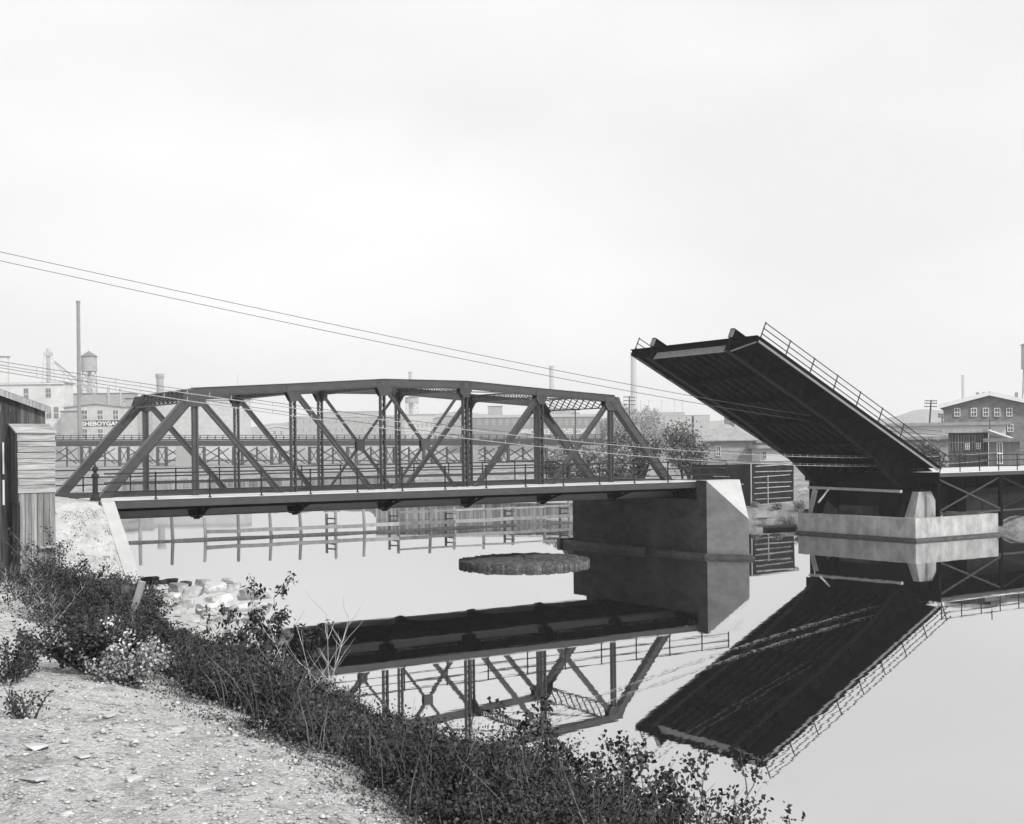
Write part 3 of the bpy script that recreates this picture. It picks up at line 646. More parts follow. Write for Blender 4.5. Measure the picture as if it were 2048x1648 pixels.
railing(ap, -SW + .05, XL, XR, [XL + .1 + i * 2.42 for i in range(20)], z0=ZD + .04)
for X in (XL + .25, 70.6, 79, 88):
    for y in (-2.2, WT + 2.2):
        b = MB(); b.beam((X, y, .5 if X > 68 else 1.3), (X, y, ZD - .32), .28, .24, up=(0, 1, 0)); b.build('column', M['steel_dark'], ap)
for a, c in ((XL + .3, 70.5), (70.7, 78.9)):
    for z0, z1, q in ((ZD - .5, 1.9, 0), (1.9, ZD - .5, .07)):
        b = MB(); b.beam((a, -2.25 + q, z0), (c, -2.25 + q, z1), .08, .12, up=(0, 0, 1)); b.build('tower_brace', M['steel'] if a < 65 else M['steel_mid'], ap)
b = MB(); b.box(XL + .3, 79, -2.3, -2.1, 1.68, 1.82); b.build('tie', M['steel'], ap)
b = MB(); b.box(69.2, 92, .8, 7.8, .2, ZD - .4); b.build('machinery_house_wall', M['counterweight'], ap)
rw = thing('retaining_wall', 'dark retaining wall under the approach at the right edge', 'wall', (90, 0, 0))
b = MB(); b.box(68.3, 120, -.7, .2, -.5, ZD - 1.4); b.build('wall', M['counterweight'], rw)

# ================================================================ WOODEN SHED AND CHUTE AT LEFT
YF = toud  # plane of the chute front
F0 = P(38, 1000, 30.0); yF = F0.y
def XatY(x, y=yF, yy=1000): return PYp(x, yy, y).x
def Zat(x, yy, y=yF): return PYp(x, yy, y).z
sh = thing('plank_chute', 'tall narrow plank closet with sloping top in front of the weathered shed', 'shed', (XatY(75), yF + .3, 4.5))
xa, xb = XatY(38), XatY(111); zt, zm, zb = Zat(75, 866), Zat(75, 986), 4.3
dep = .75; xl = xa
b = MB(); z = zm
i = 0
while z < zt - .02:
    h = random.choice((.13, .16, .2, .15)); h = min(h, zt - z); q = random.uniform(-.015, .015)
    b.box(xa - .02 + random.uniform(-.015, .01), xb + random.uniform(-.01, .03), yF - .03 + q * .4, yF, z + .006, z + h - random.uniform(.004, .016)); z += h
b.build('horizontal_boards', M['timber_pale'], sh)
b = MB(); n = 6
for i in range(n):
    x0 = xa + (xb - xa) * i / n; b.box(x0 + .004, x0 + (xb - xa) / n - .006, yF, yF + .02, zb, zm + .05)
b.build('vertical_boards', M['timber_vert'], sh)
b = MB()
for i in range(5):
    y0 = yF + dep * i / 5; b.box(xa - .022, xa - .002, y0 + .003, y0 + dep / 5 - .004, zm - .25 if i % 2 else zm - .28, zt + .2 * (i + .5) / 5 - .03)
    b.box(xa + .002, xa + .02, y0, y0 + dep / 5 - .003, zb, zm - .2)
b.build('shaded_side_boards', M['timber_dark'], sh)  # darker boards than the front: the shaded side is put into the colour
b = MB(); b.box(xb - .02, xb, yF + .02, yF + dep, zb, zt); b.box(xa, xb, yF + .03, yF + .04, zb, zt); b.box(xa + .02, xb, yF + dep - .02, yF + dep, zb, zt); b.build('lining', M['timber_dark'], sh)
b = MB()
for i in range(5):
    f0, f1 = i / 5, (i + 1) / 5 - .02
    b.hexa([(xa - .07, yF - .05 + (dep + .05) * f0, zt + .21 * f0), (xb + .04, yF - .05 + (dep + .05) * f0, zt + .21 * f0), (xb + .04, yF - .05 + (dep + .05) * f1, zt + .21 * f1), (xa - .07, yF - .05 + (dep + .05) * f1, zt + .21 * f1),
            (xa - .07, yF - .05 + (dep + .05) * f0, zt + .035 + .21 * f0), (xb + .04, yF - .05 + (dep + .05) * f0, zt + .035 + .21 * f0), (xb + .04, yF - .05 + (dep + .05) * f1, zt + .035 + .21 * f1), (xa - .07, yF - .05 + (dep + .05) * f1, zt + .035 + .21 * f1)])
b.build('top_boards', M['timber_pale'], sh)
b = MB(); b.box(xa + .45, xb + .15, yF - .12, yF - .02, Zat(75, 1097), Zat(75, 1092)); b.build('sill_board', M['timber_pale'], sh)
yS = yF + dep + .02
ws = thing('weathered_shed', 'dark weathered plank shed with sloping roof at the left edge', 'shed', (XatY(20, yS), yS + 1, 4.5))
sx1 = PYp(92, 900, yS).x; sx0 = sx1 - 3.2; zr1 = Zat(92, 815, yS); slope = (Zat(2, 783, yS) - zr1) / (sx1 - PYp(2, 783, yS).x)
b = MB(); x = sx0
while x < sx1 - .01:
    wd = random.choice((.17, .2, .14, .23)); wd = min(wd, sx1 - x); zt_ = zr1 + slope * (sx1 - x - wd)
    b.box(x + .003, x + wd - .006, yS, yS + .025 + random.uniform(-.006, .006), 4.35, zt_ + .02); x += wd
b.build('front_wall', M['timber_dark'], ws)
b = MB(); b.box(sx1 - .03, sx1, yS + .03, yS + 3, 4.3, zr1 - .02); b.box(sx0, sx1, yS + 3, yS + 3.05, 4.3, zr1); b.box(sx0, sx0 + .03, yS + .03, yS + 3, 4.3, zr1 + slope * 3); b.build('side_wall', M['timber_dark'], ws)
b = MB(); b.hexa([(sx0 - .1, yS - .12, zr1 + slope * 3.3), (sx1 + .08, yS - .12, zr1 - slope * .08), (sx1 + .08, yS + 3.2, zr1 - slope * .08), (sx0 - .1, yS + 3.2, zr1 + slope * 3.3),
                  (sx0 - .1, yS - .12, zr1 + slope * 3.3 + .05), (sx1 + .08, yS - .12, zr1 - slope * .08 + .05), (sx1 + .08, yS + 3.2, zr1 - slope * .08 + .05), (sx0 - .1, yS + 3.2, zr1 + slope * 3.3 + .05)])
b.build('roof', M['timber_dark'], ws)
b = MB(); b.hexa([(sx0 - .1, yS - .15, zr1 + slope * 3.3 - .12), (sx1 + .1, yS - .15, zr1 - slope * .1 - .12), (sx1 + .1, yS - .12, zr1 - slope * .1 - .12), (sx0 - .1, yS - .12, zr1 + slope * 3.3 - .12),
                  (sx0 - .1, yS - .15, zr1 + slope * 3.3 + .04), (sx1 + .1, yS - .15, zr1 - slope * .1 + .04), (sx1 + .1, yS - .12, zr1 - slope * .1 + .04), (sx0 - .1, yS - .12, zr1 + slope * 3.3 + .04)])
b.build('fascia_board', M['timber_vert'], ws)
b = MB(); b.box(PYp(5, 950, yS).x, PYp(9, 950, yS).x, yS - .02, yS, Zat(8, 1010, yS), Zat(8, 960, yS)); b.box(PYp(5, 900, yS).x, PYp(8, 900, yS).x, yS - .02, yS, Zat(8, 948, yS), Zat(8, 885, yS)); b.build('whitewash_batten', M['trim'], ws)

# ================================================================ FENDER FENCE ON THE RIVER
ff = thing('timber_fender', 'low timber piling fence curving across the water beyond the truss bridge', 'fence', PG(700, 1068))
xs = [215, 281, 347, 413, 479, 544, 604, 672, 731, 798, 863, 911, 969, 1029, 1091, 1140]
def fy(x): return 1088 - (x - 215) * (1088 - 1045) / (1140 - 215) - 6 * math.sin((x - 215) / 925 * math.pi) * -.2
pts = [PG(x, fy(x)) for x in xs]
w0 = MB(); w1 = MB(); w2 = MB()
for p, q in zip(pts, pts[1:]):
    for m_, z, h in ((w1, 1.62, .16), (w2, .62, .3), (w0, .02, .24)):
        if (m_ is w1 and p not in pts[9:]) or (m_ is w2 and p not in pts[3:]): continue
        dz = random.uniform(-.04, .04); m_.beam((p.x, p.y, z + dz), (q.x, q.y, z + random.uniform(-.04, .04)), .7 if m_ is w0 else .14, h)
w0.build('floating_boom', M['timber_dark'], ff); w1.build('top_wale', M['timber'], ff); w2.build('lower_wale', M['timber'], ff)
for i, p in enumerate(pts):
    b = MB(); lean = random.uniform(-.12, .12)
    b.tube([(p.x - lean * .2, p.y, -1), (p.x + lean, p.y + .2, 1.95 + random.uniform(-.15, .2))], .16, 8, .13)
    b.build('pile', M['timber'], ff)
    if i % 2 and i > 5:
        b = MB(); q = p + RT * -.9 + FW * .8; b.tube([(q.x, q.y, -1), (q.x, q.y, 1.7)], .12, 8); b.beam((q.x, q.y, 1.3), (p.x, p.y, 1.3), .1, .12); b.beam((q.x, q.y, .8), (p.x, p.y, .9), .1, .12); b.build('brace_pile', M['timber_dark'], ff)
# timber wharf wall on the far shore
wf = thing('timber_wharf', 'low vertical board wharf wall along the far shore behind the piling fence', 'wharf', PG(950, 1040))
b = MB(); c_ = MB()
for i in range(120):
    t0 = i / 120; t1 = (i + 1) / 120; a = UD(-14 + 21 * t0, 127 - 4 * t0); e = UD(-14 + 21 * t1 - .02, 127 - 4 * t1)
    b.beam((a.x, a.y, .5), (e.x, e.y, .5), .12, 2.2 + random.uniform(-.1, .1))
b.build('wall_boards', M['timber'], wf)
a = UD(-14, 126.8); e = UD(7, 122.8); c_.beam((a.x, a.y, 1.7), (e.x, e.y, 1.7), .4, .2); c_.build('cap_timber', M['timber_pale'], wf)
w2_ = thing('plank_dock', 'long dark plank dock with vertical boards on the far left shore', 'dock', P(560, 975, 196))
b = MB()
for i in range(70):
    a = UD(-62 + 46 * i / 70, 197 - 2 * i / 70); e = UD(-62 + 46 * (i + .93) / 70, 197 - 2 * i / 70); b.beam((a.x, a.y, 1), (e.x, e.y, 1), .2, 3.4 + random.uniform(-.3, .3))
b.build('dock_boards', M['timber'], w2_)

# ================================================================ TRESTLE
DT = 300.0
tb = thing('timber_trestle', 'long hazy timber trestle with railing crossing behind the truss bridge', 'trestle bridge', P(650, 925, DT))
def T(x, y, dd=0): return P(x, y, DT + dd)
gz0 = 1.5
for dd in (0, 7):
    b = MB(); b.beam(T(60, 887.5, dd), T(1215, 885, dd), .5, 1.95); b.beam(T(60, 880, dd), T(1215, 878, dd), .9, .5); b.build('deck_beam', M['trestle'], tb)
b = MB(); b.beam(T(60, 879.5, 3.5), T(1215, 877, 3.5), 8, .25); b.build('trestle_deck', M['timber'], tb)
for dd in (-.3, 7.3):
    b = MB()
    for q in (0, 4.2): b.beam(T(60, 871 + q, dd), T(1215, 869.5 + q, dd), .18, .24)
    ro = b.build('trestle_rail', M['trestle'], tb)
    x = 66
    while x < 1210:
        b = MB(); b.beam(T(x, 880, dd), T(x + .4, 869.8, dd), .26, .26, up=(1, 0, 0)); b.beam(T(x - 2, 880, dd - .4), T(x, 874, dd), .2, .2, up=(1, 0, 0)); b.build('rail_post', M['trestle'], ro); x += 15.2
xt = 96
while xt < 1210:
    b = MB()
    for dd in (0, 7):
        for sx in (-8.5, 8.5):
            p = T(xt + sx, 893, dd); b.beam((p.x, p.y, gz0 - .6), p, .9, .9, up=(0, 1, 0))
        for a, c in ((-8, 8), (8, -8)): b.beam(T(xt + a, 896, dd), T(xt + c, 927, dd), .2, .32, up=(0, 1, 0))
        b.beam(T(xt - 9, 895, dd), T(xt + 9, 895, dd), .4, .5); b.beam(T(xt - 9, 928, dd), T(xt + 9, 928, dd), .4, .5)
    for sx in (-8.5, 8.5): b.beam(T(xt + sx, 896, 0), T(xt + sx, 927, 7), .15, .2, up=(0, 0, 1))
    b.build('tower_bent', M['trestle'], tb)
    for dd in (0, 7):
        b = MB(); b.beam(T(xt + 10, 927, dd), T(xt + 58, 897, dd), .3, .5, up=(0, 1, 0)); b.beam(T(xt + 10, 897, dd + .3), T(xt + 58, 927, dd + .3), .3, .5, up=(0, 1, 0)); b.beam(T(xt + 10, 912, dd), T(xt + 36, 896, dd), .3, .5, up=(0, 1, 0))
        b.build('span_brace', M['trestle'], tb)
    for dd in (0, 7):        # single piles and sloping struts between the towers
        b = MB(); p = T(xt + 38, 893, dd); b.beam((p.x, p.y, gz0 - .6), p, .5, .5, up=(0, 1, 0)); b.build('pile', M['trestle'], tb)
        b = MB(); b.beam(T(xt + 38, 897, dd - .4), T(xt + 64, 926, dd - .4), .3, .45, up=(0, 1, 0)); b.build('strut', M['trestle'], tb)
        b = MB(); b.beam(T(xt + 9, 921, dd - .2), T(xt + 67, 921, dd - .2), .3, .4); b.build('sill_timber', M['trestle'], tb)
    xt += 76
for x, wdt, y0, lab in ((370, 15, 893, 'round'), (950, 6.5, 890, 'thin')):
    s_ = MB(); p = T(x, y0, -5); s_.obox(p, RT, FW, wdt * DS(DT) / FPX, 2, 1.5, p.z); s_.build('stone_pier', M['stone'] if x > 900 else M['brick_pale'], tb)

# ================================================================ BUILDINGS
def quadwin(par, c, ax, out, wd, h, z, bars=True, frame='trim'):
    """window at plan point c (on wall), centre height z"""
    f = MB(); c = Vector((c.x, c.y, 0))
    fr_ = .11 * wd
    for sx in (-1, 1): f.obox(c + ax * sx * (wd / 2 - fr_ / 2) + out * .05, ax, out, fr_ / 2, .08, z - h / 2, z + h / 2)
    f.obox(c + out * .05, ax, out, wd / 2 - fr_, .08, z + h / 2 - fr_, z + h / 2); f.obox(c + out * .07, ax, out, wd / 2 - fr_, .1, z - h / 2, z - h / 2 + fr_)
    if bars:
        f.obox(c + out * .04, ax, out, wd / 2 - fr_, .05, z - .05 * h, z + .03 * h)
        f.obox(c + out * .03, ax, out, .025 * wd + .01, .045, z - h / 2 + fr_, z + h / 2 - fr_)
    fo = f.build('window', M[frame], par)
    g = MB(); g.obox(c + out * .015, ax, out, wd / 2 - fr_ * .7, .02, z - h / 2 + fr_ * .7, z + h / 2 - fr_ * .7); g.build('pane', M['glass'], fo)
def bldg(name, label, cat, x0, x1, ytop, d, depth, wall, yaw=0.0, roof='flat', rise=0, wins=(), zb=2.0, eave=.5, rmat='roof', group=None, frame='trim', edge='trim'):
    """front face between photograph columns x0..x1 at distance d; yaw turns it (radians) about its left corner"""
    pL = P(x0, ytop, d); ax = Vector((RT.x * math.cos(yaw) + FW.x * math.sin(yaw), RT.y * math.cos(yaw) + FW.y * math.sin(yaw), 0)); inn = Vector((-ax.y, ax.x, 0))
    if inn.dot(FW) < 0: inn = -inn
    # intersect right column ray with the face line
    r = ray(x1, ytop); rn = Vector((-r.y, r.x, 0)); s = -(Vector((pL.x, pL.y, 0)) - Vector((CAM.x, CAM.y, 0))).dot(rn) / ax.dot(rn)
    W = s; H = pL.z; t = thing(name, label, cat, (pL.x, pL.y, zb), group)
    b = MB(); c = Vector((pL.x, pL.y, 0)) + ax * W / 2 + inn * depth / 2; b.obox(c, ax, inn, W / 2, depth / 2, zb, H)
    if roof == 'gable':    # gable end faces us
        a = [Vector((pL.x, pL.y, H)), Vector((pL.x, pL.y, H)) + ax * W, Vector((pL.x, pL.y, H + rise)) + ax * W / 2]; b.prism(a, inn * depth)
    b.build('wall', M[wall], t)
    rf = MB(); o_ = Vector((pL.x, pL.y, 0))
    if roof == 'flat': rf.obox(c, ax, inn, W / 2 + eave, depth / 2 + eave, H, H + .35)
    elif roof == 'gable':
        for sg in (0, 1):
            e0 = o_ + ax * (-eave if sg == 0 else W + eave); rd = o_ + ax * W / 2; k = rise / (W / 2); ze = H - eave * k
            A = [e0 - inn * eave, rd - inn * eave, rd + inn * (depth + eave), e0 + inn * (depth + eave)]; zz = [ze, H + rise, H + rise, ze]
            rf.hexa([(p.x, p.y, z_ + .02) for p, z_ in zip(A, zz)] + [(p.x, p.y, z_ + .4) for p, z_ in zip(A, zz)])
    elif roof == 'long':     # ridge parallel to the front
        k = rise / (depth / 2)
        for sg in (0, 1):
            y0 = -eave if sg == 0 else depth + eave; A = [o_ - ax * eave + inn * y0, o_ + ax * (W + eave) + inn * y0, o_ + ax * (W + eave) + inn * depth / 2, o_ - ax * eave + inn * depth / 2]; zz = [H - eave * k, H - eave * k, H + rise, H + rise]
            rf.hexa([(p.x, p.y, z_ + .02) for p, z_ in zip(A, zz)] + [(p.x, p.y, z_ + .3) for p, z_ in zip(A, zz)])
        g1 = MB()
        for q in (0.02, W - .02): g1.prism([(o_ + ax * q).to_tuple()[:2] + (H,), (o_ + ax * q + inn * depth).to_tuple()[:2] + (H,), (o_ + ax * q + inn * depth / 2).to_tuple()[:2] + (H + rise,)], ax * (.02 if q < 1 else -.02))
        g1.build('gable', M[wall], t)
    elif roof == 'hip':
        e = eave; k = rise; cz = H; p = [o_ - ax * e - inn * e, o_ + ax * (W + e) - inn * e, o_ + ax * (W + e) + inn * (depth + e), o_ - ax * e + inn * (depth + e)]
        hl = max(.2, W / 2 - depth / 2 + .6); cc_ = o_ + ax * W / 2 + inn * depth / 2
        q = [cc_ - ax * hl, cc_ + ax * hl]
        vs = [(v.x, v.y, cz) for v in p] + [(v.x, v.y, cz + rise) for v in q] + [(v.x, v.y, cz - .12) for v in p]
        rf.add(vs, [(0, 1, 5, 4), (1, 2, 5), (2, 3, 4, 5), (3, 0, 4), (6, 7, 1, 0), (7, 8, 2, 1), (8, 9, 3, 2), (9, 6, 0, 3), (9, 8, 7, 6)])
    rf.build('roof', M[rmat], t)
    if edge and roof in ('flat', 'gable'):
        cm = MB()
        if roof == 'flat': cm.obox(o_ + ax * W / 2 - inn * (eave * .5 + .02), ax, inn, W / 2 + eave * .5, .1 + eave * .5, H - .5, H - .02)
        else:
            for sg in (0, 1):
                e0 = o_ + ax * (-eave if sg == 0 else W + eave) - inn * (eave + .05); rd = o_ + ax * W / 2 - inn * (eave + .05); k = rise / (W / 2)
                cm.beam((e0.x, e0.y, H - eave * k + .12), (rd.x, rd.y, H + rise + .12), .12, .5)
        cm.build('cornice', M[edge], t)
    def onwall(x, y):     # photograph point on the front wall plane
        r = ray(x, y); rn_ = inn; tt = (o_ - Vector((CAM.x, CAM.y, 0))).dot(rn_) / Vector((r.x, r.y, 0)).dot(rn_); return CAM + r * tt
    for wx0, wx1, wy0, wy1 in wins:
        a = onwall(wx0, (wy0 + wy1) / 2); c2 = onwall(wx1, (wy0 + wy1) / 2); zt = onwall((wx0 + wx1) / 2, wy0).z; zb_ = onwall((wx0 + wx1) / 2, wy1).z
        quadwin(t, (a + c2) / 2, ax, -inn, (c2 - a).length, zt - zb_, (zt + zb_) / 2, frame=frame)
    return t, ax, inn, onwall, W, H
def text_on(par, name, body, x0, x1, y0, y1, onwall, ax, inn, material, off=.12):
    cu = bpy.data.curves.new(name, 'FONT'); cu.body = body; cu.size = 1; cu.offset = .035; cu.extrude = .02; cu.resolution_u = 3
    tmp = bpy.data.objects.new('tmp', cu); COL.objects.link(tmp); bpy.context.view_layer.update()
    me = bpy.data.meshes.new_from_object(tmp); bpy.data.objects.remove(tmp)
    n_ = len(me.vertices); co = np.empty(n_ * 3, np.float32); me.vertices.foreach_get('co', co); co = co.reshape(-1, 3)
    mn = co.min(0); mxx = co.max(0); a = onwall(x0, (y0 + y1) / 2); e = onwall(x1, (y0 + y1) / 2); zt = onwall(x0, y0).z; zb_ = onwall(x0, y1).z
    Wd = (e - a).length; out_ = np.empty_like(co)
    for i in range(n_):
        s = (co[i, 0] - mn[0]) / (mxx[0] - mn[0]) * Wd; h = zb_ + (co[i, 1] - mn[1]) / (mxx[1] - mn[1]) * (zt - zb_)
        p = Vector((a.x, a.y, 0)) + ax * s - inn * (off + co[i, 2]); out_[i] = (p.x, p.y, h)
    o_ = Vector(rootloc(par)); out_ -= np.array(o_, np.float32)
    me.vertices.foreach_set('co', out_.ravel()); me.name = name; me.materials.clear(); me.materials.append(material); me.update()
    return link_mesh(name, me, None, par)

# left group, 300-450 m away
bldg('grain_warehouse', 'tall white boarded warehouse with cornice at the left, below the lattice tower', 'warehouse', -60, 128, 768, 330, 14, 'white_wall', wins=[(47, 58, 776, 800), (91, 103, 776, 796), (92, 104, 813, 838), (107, 118, 813, 838), (47, 58, 813, 838)], eave=.8, frame='grey_wall')
bldg('boarded_annex', 'narrow grey lean-to between the white warehouse and the lettered building', 'building', 122, 155, 823, 322, 8, 'mid_wall', roof='flat', rmat='roof_dark', edge=None)
t, ax, inn, ow, W, H = bldg('lettered_works', 'low gabled works building with white lettering on a dark band behind the end posts', 'factory', 128, 252, 815, 326, 20, 'grey_wall', roof='gable', rise=1.9, rmat='roof_dark', edge='mid_wall', eave=.7,
     wins=[(162, 176, 819, 840), (194, 207, 819, 840), (225, 238, 819, 840), (163, 176, 857, 876), (195, 207, 857, 876)], frame='white_wall')
b = MB(); a = ow(152, 847); e = ow(244, 847); b.obox((Vector((a.x, a.y, 0)) + Vector((e.x, e.y, 0))) / 2 - inn * .06, ax, inn, (e - a).length / 2, .05, ow(152, 853.5).z, ow(152, 841.5).z); b.build('sign_band', M['sign'], t)
text_on(t, 'lettering', 'SHEBOYGAN', 164, 241, 843.2, 852, ow, ax, inn, M['letter'])
bldg('long_shed', 'long grey flat roofed block behind the lettered works', 'building', 125, 262, 788, 380, 14, 'mid_wall', rmat='roof_dark', edge=None)
bldg('grey_block', 'large pale grey windowless block behind the left truss panels', 'building', 247, 486, 800, 345, 20, 'grey_wall', rmat='roof', edge='grey_wall')
bldg('low_block', 'grey block stepping down beside the large windowless one', 'building', 250, 300, 797, 336, 5, 'mid_wall', rmat='roof_dark', edge=None)
bldg('low_house', 'small pale house with two windows behind the trestle near the third post', 'house', 535, 575, 856, 420, 10, 'grey_wall', roof='gable', rise=1.2, wins=[(546, 553, 861, 869), (560, 566, 861, 869)], frame='white_wall')
win = [(x, x + 4.5, y, y + 8) for y in (840, 856) for x in range(592, 815, 13)]
bldg('long_factory', 'long hazy factory with two rows of windows behind the middle truss panels', 'factory', 580, 826, 836, 620, 18, 'mid_wall', roof='long', rise=1.8, wins=win, frame='grey_wall')
bldg('plain_store', 'hazy pale store building left of the water tank on legs', 'building', 640, 760, 824, 760, 18, 'mid_wall', roof='flat', edge=None)
bldg('gabled_store', 'dim brick gabled building left of the lettered tannery', 'factory', 866, 928, 838, 470, 30, 'brick_pale', roof='gable', rise=2.1, rmat='roof_dark', edge=None, wins=[(880, 885, 843, 853), (892, 897, 843, 853), (905, 910, 843, 853)], frame='grey_wall')
bldg('white_front_factory', 'pale windowed factory beneath the tank on legs', 'factory', 810, 868, 830, 520, 20, 'grey_wall', roof='long', rise=.8, wins=[(x, x + 4, 846, 854) for x in range(816, 864, 9)], frame='white_wall')
t, ax, inn, ow, W, H = bldg('tannery', 'long dim brick tannery with white painted company lettering along its wall', 'factory', 944, 1200, 836, 455, 18, 'brick', roof='long', rise=2.0, rmat='roof', wins=[(x, x + 5, 839, 849) for x in (956, 971, 985, 999, 1012, 1026, 1040, 1053, 1066, 1105, 1118, 1131, 1144, 1157, 1170)], frame='white_wall')
text_on(t, 'lettering', 'AMERICAN HIDE & LEATHER COMPANY', 1036, 1192, 858, 870, ow, ax, inn, M['letter_worn'])
bldg('roof_house', 'small boxy monitor house on the ridge of the tannery', 'rooftop house', 976, 1005, 813, 464, 4, 'mid_wall', zb=H - .5, rmat='roof_dark', edge=None)
bldg('tannery_annex', 'dim tall block behind the right end of the tannery', 'building', 1098, 1150, 818, 560, 12, 'mid_wall', rmat='roof_dark', edge=None)
bldg('far_works', 'very faint pale works building left of the hip roofed house', 'factory', 1250, 1370, 826, 900, 30, 'mid_wall', edge=None)
bldg('far_works_block', 'very faint low block right of the tall brick chimney', 'factory', 1330, 1420, 831, 820, 20, 'mid_wall', edge=None)
# right side
t, ax, inn, ow, W, H = bldg('brick_cottage', 'pale brick cottage with hipped roof between the trees and the raised leaf', 'house', 1395, 1506, 881, 146, 6.8, 'brick_pale', yaw=-.16, roof='hip', rise=1.95, zb=1.2, eave=.55, wins=[(1432, 1442, 892, 912)])
b = MB(); c = P(1459, 845, 150); b.obox(c, ax, inn, .6, .45, H + .5, P(1459, 834, 150).z); b.build('chimney', M['brick'], t)
bldg('side_wing', 'small white boarded wing with dark door right of the brick cottage', 'house', 1507, 1534, 886, 147.5, 5, 'white_wall', zb=1.2, edge=None, wins=[(1509, 1519, 891, 924)], frame='grey_wall')
bldg('white_outbuilding', 'low white boarded outbuilding beneath the raised leaf', 'shed', 1521, 1585, 897, 140, 5, 'white_wall', zb=1.2, edge=None, wins=[(1524, 1533, 903, 917)], frame='grey_wall')
# dark tarpaper shed with battens
ts = thing('tarpaper_shed', 'dark tarpaper shed crossed by pale battens right of the concrete pier', 'shed', P(1480, 1000, 121))
pA = P(1386, 930, 122.0); pB = P(1500, 927, 119.5); pC = P(1586, 930, 124); zb0 = 1.0
b = MB()
for p, q in ((pA, pB), (pB, pC)): b.beam((p.x, p.y, (zb0 + p.z) / 2), (q.x, q.y, (zb0 + q.z) / 2), .15, p.z - zb0)
pD = pC + (pA - pB); b.beam((pC.x, pC.y, (zb0 + pC.z) / 2), (pD.x, pD.y, (zb0 + pC.z) / 2), .15, pC.z - zb0 - .1); b.beam((pD.x, pD.y, (zb0 + pC.z) / 2), (pA.x, pA.y, (zb0 + pC.z) / 2), .15, pC.z - zb0 - .1)
b.build('wall', M['tar'], ts)
b = MB(); b.prism([(v.x, v.y, max(pA.z, pB.z) + .03) for v in (pA, pB, pC, pD)], (0, 0, .12)); b.build('roof', M['roof_dark'], ts)
b = MB(); rb = random.Random(4)
for (p, q, n, g) in ((pA, pB, 5, .1), (pB, pC, 8, .1)):
    nrm = Vector((q.y - p.y, p.x - q.x, 0)).normalized(); nrm = nrm if nrm.dot(FW) < 0 else -nrm
    for i in range(n):
        z = zb0 + (pA.z - zb0) * (i + .7) / n; s0 = rb.uniform(0, .12) if n == 8 else rb.uniform(.3, .6); s1 = rb.uniform(.9, 1) if n == 8 else s0 + rb.uniform(.2, .35)
        a = p.lerp(q, s0) + nrm * g; c = p.lerp(q, s1) + nrm * g; b.beam((a.x, a.y, z), (c.x, c.y, z + rb.uniform(-.1, .15)), .04, .07)
    
nrm = Vector((0, -1, 0))
for q in (0, .38): p_ = pB.lerp(pC, q) + nrm * .14; b.beam((p_.x, p_.y, zb0 - .2), (p_.x, p_.y, pB.z - (0 if q == 0 else 1.2)), .12, .06, up=(1, 0, 0))
b.build('batten', M['batten'], ts)
# right brick mill and sheds
t, ax, inn, ow, W, H = bldg('brick_mill', 'three storey brick mill with white window frames and low gable at the right edge', 'factory', 1887, 2074, 813, 165, 20, 'brick', yaw=-.37, roof='gable', rise=1.45, zb=2, eave=.6, rmat='roof', edge='trim',
     wins=[(x, x + 12, 816, 833) for x in (1909, 1942, 1966, 1989, 2013)] + [(x, x + 12, 848, 864) for x in (1910, 1943, 1966, 1990, 2015)])
for x in (1955, 1967, 2034):
    b = MB(); p = ow(x, 800); b.obox(p + inn * 3, ax, inn, .2, .2, H, ow(x, 789).z + .4); b.build('chimney', M['mid_wall'], t)
bldg('white_long_shed', 'long low white shed in front of the brick mill', 'shed', 1780, 2012, 853, 140, 8, 'white_wall', yaw=-.33, zb=1.5, edge=None, rmat='roof')
bldg('stone_store', 'low pale rubble walled store beneath the long white shed', 'shed', 1788, 1900, 880, 133, 6, 'brick_pale', yaw=-.33, zb=1.5, edge=None, rmat='roof')
t, ax, inn, ow, W, H = bldg('board_shack', 'dark board shack with two small windows above the approach railing', 'shack', 1897, 1976, 866, 118, 5, 'timber_dark', zb=1.8, yaw=-.37, edge=None, rmat='batten', wins=[(1931, 1940, 887, 899), (1953, 1962, 886, 898)])
b = MB()
for i in range(14): a = ow(1900 + i * 5.6, 880); b.obox(a - inn * .04, ax, inn, .03, .03, ow(1900, 903).z, ow(1900, 868).z - .05)
a = ow(1897, 885); e = ow(1976, 885); m2 = (a + e) / 2; b.obox(m2 - inn * .06, ax, inn, (e - a).length / 2, .02, a.z - .05, a.z + .03); b.build('batten', M['timber'], t)
t, ax, inn, ow, W, H = bldg('lean_to_shack', 'grey boarded lean-to with dark doorway joined right of the board shack', 'shack', 1978, 2040, 884, 115.5, 5, 'timber', zb=1.8, yaw=-.37, roof='none' if 0 else 'flat', edge=None, rmat='roof_dark', wins=[(1994, 2006, 885, 928)], frame='trim')
b = MB(); a = ow(1978, 862); e = ow(2042, 884); g_ = ow(1978, 884); b.prism([a, e + Vector((0, 0, .02)), g_ + Vector((0, 0, .02))], inn * 4.9); b.build('gable', M['timber_vert'], t)
b = MB(); b.beam(a - inn * .3 + Vector((0, 0, .1)), e - inn * .3 + Vector((0, 0, .1)), .3, .12); b.build('verge_board', M['trim'], t)

